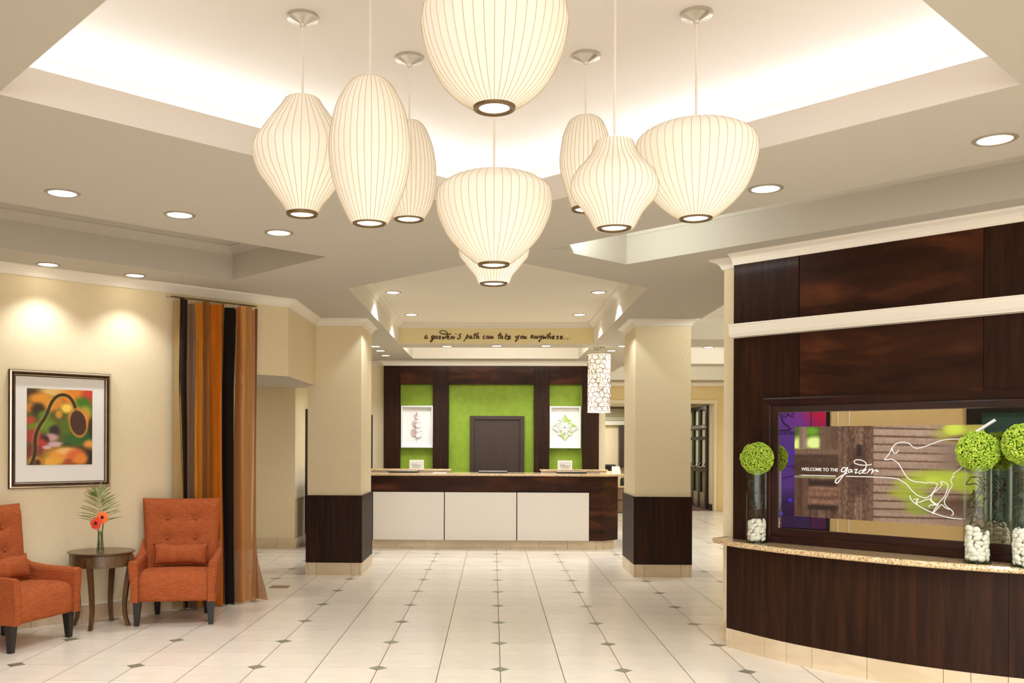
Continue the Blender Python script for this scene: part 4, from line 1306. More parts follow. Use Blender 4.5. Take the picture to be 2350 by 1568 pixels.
# ---- armchairs
def armchair(label):
    r = root('armchair', (0, 0, 0), label, 'armchair', 'orange upholstered armchairs')
    # seat
    N = 14
    v = []
    W0 = .275

    def rounded(x0, x1, y0, y1, z0, z1, nx, ny, ztop):
        mb = MB()
        mb.box(x0, x1, y0, y1, z0, z1)
        return mb
    # seat: shaped loops from front to back
    prof = [(-.305, .205), (-.315, .23), (-.318, .30), (-.312, .365), (-.295, .405), (-.26, .428), (-.18, .440), (0, .438), (.2, .425), (.24, .42), (.24, .205)]
    mb = MB()
    n = len(prof)
    xs_ = [-W0, -W0 + .012, -.2, -.1, 0, .1, .2, W0 - .012, W0]
    for x_ in xs_:
        e = 1 if abs(x_) < W0 - .001 else .97
        cr_ = .010 * (1 - (x_ / W0) ** 2)
        mb.v += [(x_, y_ * e - (.006 * (1 - (x_ / W0) ** 2) if y_ < -.25 else 0), (z_ + (cr_ if z_ > .4 else 0)) if e == 1 else z_ * .995 + .001) for y_, z_ in prof]
    m = len(xs_)
    mb.f += [(i * n + k, i * n + (k + 1) % n, (i + 1) * n + (k + 1) % n, (i + 1) * n + k) for i in range(m - 1) for k in range(n)]
    mb.f += [tuple(range(n)), tuple(reversed(range((m - 1) * n, m * n)))]
    mb.done('seat', fabric, r, smooth=True, doubles=True)
    # arms: swept section that flares outwards and rises to the back
    for s_ in (-1, 1):
        mb = MB()
        secs = []
        for y_, zt, fl_ in ((-.318, .515, .030), (-.325, .527, .032), (-.30, .537, .034), (-.15, .540, .032), (.0, .545, .030), (.14, .562, .026), (.22, .60, .020), (.27, .66, .012)):
            xi, xo = .272, .333
            secs.append([(s_ * xi, y_, .20), (s_ * xi, y_, .42), (s_ * (xi + .004), y_, zt - .03), (s_ * (xi + .014), y_, zt - .008), (s_ * (xi + .035), y_, zt), (s_ * (xo + fl_ * .5), y_, zt), (s_ * (xo + fl_ * .5), y_, zt - .010), (s_ * (xo + fl_ * .45), y_, zt - .03), (s_ * (xo + .006), y_, .40), (s_ * (xo - .006), y_, .30), (s_ * xo, y_, .20)])
        m = len(secs[0])
        for q in secs: mb.v += q
        mb.f += [(i * m + k, i * m + (k + 1) % m, (i + 1) * m + (k + 1) % m, (i + 1) * m + k) for i in range(len(secs) - 1) for k in range(m)]
        mb.f += [tuple(range(m)), tuple(reversed(range((len(secs) - 1) * m, len(secs) * m)))]
        mb.done('arm', fabric, r, smooth=False, doubles=True, bevel=.006)
        q = secs[1]
        MB().tube(catmull([(p[0], -.326, p[2]) for p in q[6:]], 3), .0035, 6).done('piping', fabric, r)
    # back: tufted, flaring towards the top
    NX, NZ = 33, 33
    tufts = [(tx, tz) for tx in (-.115, .115) for tz in (.455, .675, .845)]
    F, Bk = [], []
    for j in range(NZ):
        z_ = .22 + (1.008 - .22) * j / (NZ - 1)
        hw = .294 + .034 * max(0, (z_ - .5) / .53) ** 1.3
        yc = .175 + .155 * max(0, (z_ - .4)) ** 1.15
        for i in range(NX):
            a = -1 + 2 * i / (NX - 1)
            x_ = a * hw
            edge = min(1, (1 - abs(a)) * 9) ** .5
            top = min(1, (1.008 - z_) / .045 + .05) ** .5
            bulge = .040 * edge * top
            for tx, tz in tufts:
                d_ = math.hypot(x_ - tx, (z_ - tz))
                bulge -= .022 * math.exp(-(d_ / .038) ** 2) + .006 * math.exp(-abs(z_ - tz) / .02) * math.exp(-abs(x_) / .2)
            wing = -.020 * abs(a) ** 3
            zz_ = z_ - .006 * (1 - a * a) * 0 + (.008 * (a * a) if j == NZ - 1 else 0)
            F.append((x_, yc - bulge + wing, zz_))
            Bk.append((x_, yc + .085 * top + wing, zz_))
    mb = MB()
    mb.add(F + Bk, [])
    o = NX * NZ
    for j in range(NZ - 1):
        for i in range(NX - 1):
            a = j * NX + i
            mb.f.append((a, a + 1, a + NX + 1, a + NX))
            mb.f.append((o + a, o + a + NX, o + a + NX + 1, o + a + 1))
    for j in range(NZ - 1):
        a = j * NX
        mb.f.append((a, a + NX, o + a + NX, o + a))
        a = j * NX + NX - 1
        mb.f.append((a, o + a, o + a + NX, a + NX))
    for i in range(NX - 1):
        mb.f.append((i, o + i, o + i + 1, i + 1))
        a = (NZ - 1) * NX + i
        mb.f.append((a, a + 1, o + a + 1, o + a))
    mb.done('backrest', fabric, r, smooth=True, doubles=True)
    edge = [F[j * NX] for j in range(8, NZ)] + [F[(NZ - 1) * NX + i] for i in range(NX)] + [F[j * NX + NX - 1] for j in range(NZ - 1, 7, -1)]
    MB().tube([(x_ * 1.004, y_ + .008, z_ + .001) for x_, y_, z_ in edge], .0045, 6).done('piping', fabric, r, smooth=True)
    for tx, tz in tufts[0:]:
        if tz < .5: continue
        yc = .175 + .155 * max(0, (tz - .4)) ** 1.15 - .040 + .020
        b_ = MB().lathe([(.001, -.011), (.009, -.010), (.015, -.004), (.016, .002)], 14)
        b_.v = [(x_ + tx, z_ + yc - .004, y_ + tz) for x_, y_, z_ in b_.v]
        b_.done('button', fabric, r, smooth=True)
    for x_, y_, dx, dy_ in ((-.290, -.25, -1, -1), (.290, -.25, 1, -1), (-.205, .25, -1, 1), (.205, .25, 1, 1)):
        a, b = .033, .019
        ox2, oy2 = dx * .004, dy_ * (.004 if dy_ < 0 else .03)
        v = [(x_ + sx * b + ox2, y_ + sy * b + oy2, 0) for sx, sy in ((-1, -1), (1, -1), (1, 1), (-1, 1))] + [(x_ + sx * a, y_ + sy * a, .215) for sx, sy in ((-1, -1), (1, -1), (1, 1), (-1, 1))]
        MB().add(v, [(3, 2, 1, 0), (4, 5, 6, 7), (0, 1, 5, 4), (1, 2, 6, 5), (2, 3, 7, 6), (3, 0, 4, 7)]).done('leg', legw, r, bevel=.003)
    return r


def pillow(label):
    r = root('lumbar_pillow', (0, 0, 0), label, 'pillow', 'small orange pillows on the armchairs')
    N_, M_ = 22, 14
    v = []
    for s_ in (-1, 1):
        for j in range(M_ + 1):
            b = -1 + 2 * j / M_
            for i in range(N_ + 1):
                a = -1 + 2 * i / N_
                th = .060 * (max(0, 1 - abs(a) ** 3.2) ** .55) * (max(0, 1 - abs(b) ** 2.6) ** .55)
                wz = .092 * (1 - .10 * (1 - a * a)) * b + .004 * math.sin(7 * a)
                wx = .228 * (1 - .05 * (1 - b * b)) * a
                v.append((wx, s_ * th, wz))
    o = (N_ + 1) * (M_ + 1)
    f = []
    for j in range(M_):
        for i in range(N_):
            a = j * (N_ + 1) + i
            f.append((a, a + 1, a + N_ + 2, a + N_ + 1))
            f.append((o + a, o + a + N_ + 1, o + a + N_ + 2, o + a + 1))
    MB().add(v, f).done('cushion', fabric, r, smooth=True, doubles=True)
    pts = [(.228 * a, 0, .092 * b) for a, b in ((-1, -1), (-.5, -.93), (0, -.9), (.5, -.93), (1, -1), (.96, 0), (1, 1), (.5, .93), (0, .9), (-.5, .93), (-1, 1), (-.96, 0), (-1, -1))]
    MB().tube(pts, .0035, 6).done('piping', fabric, r)
    return r


def place(o, x, y, z, rz, rx=0):
    o.location = (x, y, z)
    o.rotation_euler = (rx, 0, rz)


def chair_frame(cx_, cy_, ang):
    ca, sa = math.cos(ang), math.sin(ang)
    return lambda x, y: (cx_ + x * ca - y * sa, cy_ + x * sa + y * ca)


c1 = armchair('orange tufted armchair between the side table and the striped curtain')
A1 = math.radians(11.5)
place(c1, -2.672, 7.885, 0, A1)
c2 = copy_tree(c1)
c2['label'] = 'orange tufted armchair turned sideways, cut off by the left edge of the picture'
A2 = math.radians(74.5)
place(c2, -3.588, 6.912, 0, A2)
pl1 = pillow('orange lumbar pillow on the armchair next to the curtain')
x_, y_ = chair_frame(-2.672, 7.885, A1)(.01, .075)
place(pl1, x_, y_, .548, A1, math.radians(-14))
pl2 = copy_tree(pl1)
pl2['label'] = 'orange lumbar pillow on the sideways armchair at the left edge'
x_, y_ = chair_frame(-3.588, 6.912, A2)(.02, .075)
place(pl2, x_, y_, .550, A2 + .05, math.radians(-14))

# ---- round side table
tx, ty, tz = -3.207, 7.590, .613
tb = root('side_table', (tx, ty, 0), 'round walnut side table with curved legs between the two armchairs', 'table')
MB().lathe([(0, tz - .022), (.235, tz - .022), (.250, tz - .016), (.256, tz - .008), (.262, tz - .006), (.264, tz - .002), (.262, tz), (.254, tz + .001), (.250, tz - .001), (.246, tz + .001), (0, tz + .001)], 64, (tx, ty, 0)).done('table_top', tablew, tb, smooth=False)
MB().lathe([(.238, tz - .022), (.238, tz - .105), (.241, tz - .107), (.241, tz - .115), (.236, tz - .118), (.0, tz - .118)], 64, (tx, ty, 0)).done('apron', tablew, tb, smooth=False)
for k in range(4):
    a = -PI / 2 + k * PI / 2 + .02
    ca, sa = math.cos(a), math.sin(a)
    pts = catmull([(.236, tz - .03, 0), (.234, tz - .12, 0), (.216, .40, 0), (.196, .26, 0), (.190, .16, 0), (.200, .07, 0), (.222, .0, 0)], 5)
    mb = MB()
    for p in pts:
        w_ = .021 - .007 * (1 - p.y / .6)
        for q, t in ((-w_, -w_), (w_, -w_), (w_, w_), (-w_, w_)):
            rr_ = p.x + q
            mb.v.append((tx + rr_ * ca - t * sa, ty + rr_ * sa + t * ca, p.y))
    m = len(pts)
    mb.f += [(i * 4 + j, i * 4 + (j + 1) % 4, (i + 1) * 4 + (j + 1) % 4, (i + 1) * 4 + j) for i in range(m - 1) for j in range(4)] + [(0, 1, 2, 3), tuple((m - 1) * 4 + j for j in (3, 2, 1, 0))]
    mb.done('leg', tablew, tb, doubles=True)

# ---- bud vase with palm frond and two gerberas
vx, vy, vz = -3.150, 7.430, tz + .0015
bv = root('bud_vase', (vx, vy, vz), 'small tapered clear glass bud vase on the round side table', 'vase')
MB().lathe([(.0, .004), (.0295, .004), (.0305, .01), (.0265, .06), (.021, .13), (.0185, .175), (.0175, .175), (.0195, .13), (.0250, .06), (.0290, .014), (0, .012)], 32, (vx, vy, vz)).done('glass_body', vglass, bv, smooth=True)
MB().lathe([(0, .0), (.029, .0), (.030, .006), (0, .008)], 32, (vx, vy, vz)).done('base', vglass, bv, smooth=True)
MB().lathe([(0, .0145), (.0275, .0145), (.0235, .075), (.0, .075)], 24, (vx, vy, vz)).done('water', water, bv, smooth=True)


def gerbera(x, y, z, R_, mat, stemto, label, tilt):
    g = root('gerbera_flower', (x, y, z), label, 'flower', 'gerberas in the bud vase')
    M = Matrix.Translation((x, y, z)) @ Matrix.Rotation(tilt[1], 4, 'Z') @ Matrix.Rotation(tilt[0], 4, 'X')
    rg = random.Random(11)
    for layer, n_, rr_, lift in ((0, 18, R_, 0), (1, 14, R_ * .72, .004)):
        mb = MB()
        for i in range(n_):
            a = 2 * PI * (i + rg.uniform(-.15, .15) + .5 * layer) / n_
            L_ = rr_ * rg.uniform(.92, 1.05)
            w_ = L_ * .125
            v = []
            for t, ww, h in ((.15, .4, .002), (.55, 1, .005), (.88, .8, .001), (1, .15, -.003)):
                for s_ in (-1, 1):
                    v.append(M @ Vector((L_ * t * math.cos(a) - s_ * w_ * ww * math.sin(a), L_ * t * math.sin(a) + s_ * w_ * ww * math.cos(a), h + lift)))
            mb.add(v, [(0, 2, 3, 1), (2, 4, 5, 3), (4, 6, 7, 5)])
        mb.done('petals', mat, g)
    cmb = MB().lathe([(R_ * .26, .002), (R_ * .25, .008), (R_ * .12, .007), (.0005, .005)], 20)
    cmb.v = [tuple(M @ Vector(p)) for p in cmb.v]
    cmb.done('flower_eye', darkc, g, smooth=True)
    p0 = M @ Vector((0, 0, -.003))
    p1 = M @ Vector((0, 0, -.03))
    MB().tube(catmull([p0, p1, ((p1.x + stemto[0]) / 2, (p1.y + stemto[1]) / 2, (p1.z + stemto[2]) / 2), stemto], 6), .0050, 8).done('stem', stemm, g, smooth=True)


def vpos(px, py, y):
    """metric point in the plane of the bouquet for a photograph position (used once, to lay the bouquet out)"""
    k = y / F_PX
    return (vx + (px - 233) * k, y, 1.5 + (PY - 3 - py) * k)


ga = vpos(242, 1190, vy - .035)
gb = vpos(231.5, 1204, vy - .072)
gerbera(*ga, .053, orangep, (vx + .004, vy, vz + .03), 'orange gerbera, upper bloom in the bud vase', (math.radians(78), math.radians(6)))
gerbera(*gb, .052, redp, (vx - .010, vy, vz + .03), 'red-orange gerbera, lower bloom in the bud vase', (math.radians(76), math.radians(-4)))
pf = root('palm_frond', (vx, vy, vz), 'feathery green palm frond in the bud vase', 'palm leaf')
rach = catmull([(vx, vy, vz + .03), (vx - .002, vy, vz + .16), vpos(232, 1180, vy), vpos(230, 1150, vy), vpos(228, 1138, vy - .005), vpos(222, 1121, vy - .02)], 10)
MB().tube(rach, [.003 - .0022 * i / (len(rach) - 1) for i in range(len(rach))], 6).done('rachis', leafm, pf, smooth=True)
rg = random.Random(21)
NL = 32
for i in range(NL):
    t = i / (NL - 1)
    idx = int((.30 + .62 * t) * (len(rach) - 1))
    b = rach[idx]
    for s_ in (-1, 1):
        L_ = (.205 - .11 * t) * rg.uniform(.88, 1.08)
        el = math.radians(18 + 46 * t + rg.uniform(-4, 4)) if s_ < 0 else math.radians(20 + 46 * t + rg.uniform(-5, 5))
        droop = rg.uniform(.010, .030)
        yo = rg.uniform(-.03, .03)
        pts = []
        for q in (0, .25, .5, .75, 1):
            pts.append(Vector((b.x + s_ * L_ * q * math.cos(el), b.y + yo * q, b.z + L_ * q * math.sin(el) - droop * q * q)))
        wv = [.0016, .0040, .0042, .003, .0004]
        nrm = Vector((-s_ * math.sin(el), -.5, math.cos(el))).normalized()
        v = []
        for p, w_ in zip(pts, wv):
            v += [p - nrm * w_, p + nrm * w_]
        MB().add(v, [(2 * k, 2 * k + 2, 2 * k + 3, 2 * k + 1) for k in range(4)]).done('leaflet', leafm, pf)
MB().box(-2.32, -2.125, 9.64, 9.80, .0003, .004).done('floor_outlet_plate', floorb, bevel=.001, seg=1, label='rectangular brown metal plate set in the floor tiles near the left column', cat='floor plate')
# ---- mirror with printed picture on the timber wall
MS0, MS1, MZ0, MZ1 = -3.455, -1.62, .797, 1.842
mr_ = root('framed_mirror', RW(-2.5, 0, .8), 'wide mahogany framed mirror with printed garden picture on the timber wall', 'mirror')
fp = [(0, .001), (0, .036), (.012, .042), (.048, .040), (.058, .026), (.066, .028), (.104, .020), (.108, .010), (.110, .002)]
frame_rails(RW, MS0, MS1, MZ0, MZ1, fp, framew, mr_)
MB().box(MS0 + .09, MS1 - .09, .002, .008, MZ0 + .085, MZ1 - .09, RW).done('mirror_glass', mirr, mr_)
WP, HP = 330, 168
yy_, xx_ = np.mgrid[0:HP, 0:WP]
fx, fy = xx_ / (WP - 1), yy_ / (HP - 1)
gr = rng.normal(0, 1, (HP, WP))
gx = np.cumsum(gr, 0)[:, :]
sm = lambda q, n: np.convolve(q, np.ones(n) / n, 'same') * n ** .5
gr = sum(np.roll(np.roll(gr, a, 0), b, 1) for a in range(-2, 3) for b in range(-1, 2)) / 15 ** .5
streak_h = np.repeat(sm(rng.normal(0, 1, HP), 4)[:, None], WP, 1) * 3 + gr * 4
streak_v = np.repeat(sm(rng.normal(0, 1, WP), 7)[None, :], HP, 0) * 5 + gr * 4
img = np.zeros((HP, WP, 3)) + np.array((86, 66, 54.))


def rect(img, x0, x1, y0, y1, col, soft=.006, st_=None):
    a = 1 / (1 + np.exp(-(fx - x0) / soft)) * 1 / (1 + np.exp((fx - x1) / soft)) * 1 / (1 + np.exp(-(fy - y0) / soft)) * 1 / (1 + np.exp((fy - y1) / soft))
    c = np.array(col, float) + (st_[..., None] if st_ is not None else 0)
    return img * (1 - a[..., None]) + c * a[..., None]


W5 = 1 / 1645.                       # x positions read across the print
img = rect(img, -.1, .45, -.1, 1.1, (88, 68, 56), .004, streak_v * 1.6)
img = rect(img, -.1, .19, -.1, .245, (70, 90, 30))
img = blob(img, .03, .20, .05, .10, (196, 214, 130))
img = blob(img, .12, .18, .07, .08, (196, 214, 140))
img = blob(img, .10, .05, .05, .05, (96, 140, 34))
img = rect(img, .028, .075, -.1, .245, (120, 100, 92), .003, streak_v)
img = rect(img, .15, .25, -.1, .245, (96, 76, 64), .003, streak_v)
img = rect(img, -.1, .27, .245, .31, (104, 84, 72), .004, streak_h)
img = rect(img, -.1, .27, .31, .56, (66, 46, 34), .006, streak_h)
img = rect(img, -.1, .25, .545, .57, (140, 134, 96), .004, streak_h)
img = rect(img, -.1, .08, .57, 1.1, (76, 54, 42), .004, streak_v)
img = rect(img, .085, .25, .59, .65, (44, 26, 18), .006)
img = rect(img, .085, .26, .66, .88, (112, 84, 68), .004, streak_h * 1.5)
img = rect(img, .085, .26, .76, .80, (84, 60, 48), .006, streak_h)
img = rect(img, .085, .26, .86, .91, (30, 16, 10), .008)
img = rect(img, .26, .44, -.1, 1.1, (96, 74, 60), .004, streak_v * 2)
img = rect(img, .34, .40, .25, .75, (62, 42, 32), .012, streak_v)
img = rect(img, .36, .39, .2, .32, (36, 22, 16), .004)
# blurred clapboards
cl = np.array((128, 108, 94.)) + streak_h[..., None]
ph = fy * 20 - (fx - .45) * 1.6 * (1 - 2 * fy)
lines = np.clip(np.sin(ph * 2 * PI / 1.7) - .55, 0, 1) * 120
side = 1 / (1 + np.exp(-(fx - .452) / .0015))
right = cl - lines[..., None]
right = right + 16 * (1 - fy[..., None])
img = img * (1 - side[..., None]) + right * side[..., None]
img = rect(img, .80, 1.1, -.1, .5, (124, 106, 94), .02)
img = blob(img, .93, .09, .16, .10, (150, 150, 60), 1.0)
img = blob(img, .86, .04, .05, .06, (176, 190, 70), 1.0)
img = blob(img, .92, .14, .1, .04, (110, 84, 66), 1.0)
for b in [(.80, .52, .22, .09, (176, 196, 60)), (.88, .56, .18, .10, (186, 206, 64)), (.66, .60, .12, .07, (170, 188, 60)), (.98, .60, .16, .10, (188, 200, 66)), (.64, .70, .13, .07, (160, 176, 56)), (.72, .78, .14, .07, (150, 168, 58)), (.68, .86, .08, .06, (140, 156, 60)), (1.0, .75, .12, .10, (150, 160, 60)),
          (.88, .80, .12, .10, (92, 66, 48)), (.9, .86, .2, .06, (110, 84, 68)), (.76, .55, .05, .05, (196, 214, 76)), (.90, .50, .05, .05, (196, 214, 70)), (.93, .42, .06, .03, (70, 72, 40)), (.97, .9, .1, .06, (120, 100, 84))]:
    img = blob(img, b[0], b[1], b[2] * .92, b[3] * .92, tuple(v * .84 for v in b[4]), 1.6, .85)
img = np.clip(96 + (img * 1.02 - 96) * 1.15, 0, 255)
pg = print_grid('garden_print', lambda a, z: RW(a, .0095, z), -3.225, -1.985, .996, 1.632, WP, HP, img, painted('garden_print', .6), mr_)
pg['label'] = 'printed picture of a weathered fence, clapboards and blurred green shrub'
for k, pts in BIRD.items():
    n_ = {'tail': .011, 'g': .0050, 'a': .0042, 'r': .0040, 'd': .0042, 'e': .0040, 'n': .0040}.get(k, .0038)
    q = catmull([RW(s * 1.0 - .006, .0115, z) for s, z in pts], 5)
    MB().tube(q, n_ * .85, 6).done('bird_line' if len(k) > 1 else 'script_letter', letw, pg)
for s, z in ((-3.180, 1.29), (-2.097, 1.044)):
    MB().lathe([(0, 0), (.0035, 0)], 12).done('dot', letw, pg).location = (0, 0, 0)
    bpy.data.objects.remove(bpy.data.objects[[o.name for o in bpy.data.objects if o.name.startswith('dot')][-1]])
    MB().tube([RW(s, .009, z), RW(s, .013, z)], .0035, 10).done('line_dot', letw, pg)
# text frame: x along the wall, z up, facing into the room
ex, ez, en = Vector((1 / R2, -1 / R2, 0)), Vector((0, 0, 1)), Vector((-1 / R2, -1 / R2, 0))
M = Matrix((ex, ez, en)).transposed().to_4x4()
M.translation = Vector(RW(-3.171, .0102, 1.322))
text_mesh('capital_letters', 'WELCOME TO THE', .0305, letw, pg, M, .001, offset=.0006)

# ---- curved console under the mirror
base_pts = [(1.727, 7.053), (1.741, 7.004), (2.030, 6.500), (2.405, 6.060), (2.716, 5.783), (3.110, 5.545), (3.60, 5.36), (4.20, 5.28)]
arc = catmull([(x, y, 0) for x, y in base_pts[1:]], 12)
arc = [Vector((p.x, p.y)) for p in arc]
L_ = [0]
for a, b in zip(arc, arc[1:]): L_.append(L_[-1] + (b - a).length)


def at(t):
    for i in range(len(arc) - 1):
        if L_[i + 1] >= t:
            return arc[i].lerp(arc[i + 1], (t - L_[i]) / (L_[i + 1] - L_[i]))
    return arc[-1]


def nearest_t(x, y):
    return min(L_, key=lambda l: (at(l) - Vector((x, y))).length)


def offs(t):
    p, q = at(max(0, t - .02)), at(min(L_[-1], t + .02))
    d = (q - p).normalized()
    return Vector((d.y, -d.x)) * -1 if False else Vector((-abs(d.y), -abs(d.x)))


con = root('curved_console', (2.6, 6.0, 0), 'bow-fronted espresso timber console below the mirror', 'console')


def shell(t0, t1, n0, n1, z0, z1, name, mat, parent, n=10):
    v = []
    for i in range(n + 1):
        t = t0 + (t1 - t0) * i / n
        p, o = at(t), offs(t)
        a, b = p + o * n0, p + o * n1
        v += [(a.x, a.y, z0), (b.x, b.y, z0), (b.x, b.y, z1), (a.x, a.y, z1)]
    f = [(i * 4 + k, i * 4 + (k + 1) % 4, i * 4 + 4 + (k + 1) % 4, i * 4 + 4 + k) for i in range(n) for k in range(4)] + [(3, 2, 1, 0), tuple(n * 4 + k for k in range(4))]
    return MB().add(v, f).done(name, mat, parent, doubles=True)


jt = [0] + [nearest_t(2.031, 6.517), nearest_t(2.411, 6.060), nearest_t(3.05, 5.575), L_[-1] - .3]
for a, b in zip(jt, jt[1:]):
    shell(a + .001, b - .001, -.02, 0, .141, .7565, 'wood_panel', wood, con, 16)
bj = [0.0, .0225, nearest_t(1.926, 6.672), nearest_t(2.031, 6.517), nearest_t(2.14, 6.36), nearest_t(2.411, 6.060), nearest_t(2.74, 5.765), nearest_t(2.87, 5.68), nearest_t(3.05, 5.575), nearest_t(3.3, 5.45), nearest_t(3.7, 5.33), L_[-1] - .3]
for a, b in zip(bj, bj[1:]):
    if b > a: shell(a + .0015, b - .0015, -.016, .004, 0, .139, 'base_tile', tileb, con, 6)
# side cheek back to the wall
MB().box(SL + .02, SL + .04, -.1, .02, 0, .756, RW).done('side_panel', wallp, con)
# granite top with rounded nose
ts = [L_[-1] * i / 60 for i in range(61)]
OV = .075
top = [at(t) + offs(t) * OV for t in ts]
p0, pA = top[0], Vector(RW(-3.93, NP + .02, 0)[:2])
nose = [Vector(RW(-3.85, NP + .004, 0)[:2]), Vector(RW(-3.862, .0, 0)[:2]), Vector(RW(-3.862, .045, 0)[:2])]
out = nose[:1] + [Vector((q.x, q.y)) for q in catmull([(nose[0].x, nose[0].y, 0), (nose[1].x, nose[1].y, 0), (nose[2].x, nose[2].y, 0), (top[2].x, top[2].y, 0), (top[6].x, top[6].y, 0)], 4)][1:] + top[7:]
prf = [(-.03, 0.), (-.016, 0), (-.006, -.004), (-.001, -.012), (0, -.02), (-.001, -.028), (-.006, -.036), (-.016, -.040), (-.05, -.040)]
mb = MB().sweep([tuple(p) for p in out], prf, .797, False, -1)
back = [RW(s, .0015, 0)[:2] for s in (-.3, -1.0, -2, -3, SL, SL)]
inn = []
m = len(prf)
topl = [mb.v[i * m] for i in range(len(out))]
botl = [mb.v[i * m + m - 1] for i in range(len(out))]
nb = len(topl)
bk_ = []
for p in topl:
    s_ = (p[0] - p[1]) / R2
    bk_.append(RW(max(s_, SP) if s_ < SL else s_, (NP + .0015) if s_ < SL + .001 else .0015, .797))
base_i = len(mb.v)
mb.v += topl + bk_
mb.f += [(base_i + i, base_i + i + 1, base_i + nb + i + 1, base_i + nb + i) for i in range(nb - 1)]
gt = mb.done('granite_countertop', gran, smooth=False, doubles=True)
tag(gt, 'curved speckled granite ledge on the bow-fronted console', 'countertop')

# ---- glass cylinders with pebbles, twigs and moss balls
def icos(sub):
    bm = bmesh.new()
    bmesh.ops.create_icosphere(bm, subdivisions=sub, radius=1)
    v = [tuple(p.co) for p in bm.verts]
    f = [tuple(q.index for q in p.verts) for p in bm.faces]
    bm.free()
    return np.array(v), np.array(f)


IV, IF = icos(2)
IV1, IF1 = icos(1)
peb_me = []
for k in range(5):
    rp = np.random.default_rng(40 + k)
    s_ = np.array((1, rp.uniform(.54, .70), rp.uniform(.45, .58)))
    v = IV * s_
    v = v * (1 + .10 * np.sin(IV[:, :1] * 2.1 + k) + .07 * np.cos(IV[:, 1:2] * 2.7 + k * 2))
    me = bpy.data.meshes.new('pebble')
    me.from_pydata([tuple(p) for p in v], [], [tuple(int(i) for i in q) for q in IF])
    me.polygons.foreach_set('use_smooth', [True] * len(me.polygons))
    me.materials.append(pebm)
    peb_me.append(me)


def moss_ball(r_, label):
    o = root('moss_ball', (0, 0, 0), label, 'moss ball', 'green moss balls on the glass cylinders')
    rm = np.random.default_rng(77)
    n = 520
    i = np.arange(n) + .5
    ph, th = np.arccos(1 - 2 * i / n), PI * (1 + 5 ** .5) * i
    c = np.stack([np.cos(th) * np.sin(ph), np.sin(th) * np.sin(ph), np.cos(ph)], 1)
    cl = np.random.default_rng(5).normal(size=(64, 3))
    cl /= np.linalg.norm(cl, axis=1)[:, None]
    V, Fa = [], []
    off = 0
    for p in c:
        dd = np.sort(np.linalg.norm(cl - p, axis=1))
        crack = min(1, (dd[1] - dd[0]) / .16) ** .6
        base_r = r_ * (.82 + .13 * crack)
        for _ in range(7):
            q = p + rm.normal(0, .055, 3)
            q /= np.linalg.norm(q)
            ctr = q * base_r * rm.uniform(.98, 1.05)
            s_ = r_ * rm.uniform(.030, .050)
            V.append(IV1[:12] * 0 + 0 if False else IV0 * s_ * rm.uniform(.8, 1.2, 3) + ctr)
            Fa.append(IF0 + off)
            off += len(IV0)
    V = np.concatenate(V)
    Fa = np.concatenate(Fa)
    me = bpy.data.meshes.new('moss_florets')
    me.from_pydata(V.tolist(), [], Fa.tolist())
    me.materials.append(mossm)
    ob = bpy.data.objects.new('moss_florets', me)
    COL.objects.link(ob)
    ob.parent = o
    ob['kind'] = 'stuff'
    core = MB().lathe([(r_ * .80 * math.sin(a * PI / 12), r_ * .80 * math.cos(a * PI / 12)) for a in range(1, 12)], 20, cap0=True, cap1=True)
    core.done('moss_core', base('moss_core', (84, 116, 24), .9), o, smooth=True)
    return o


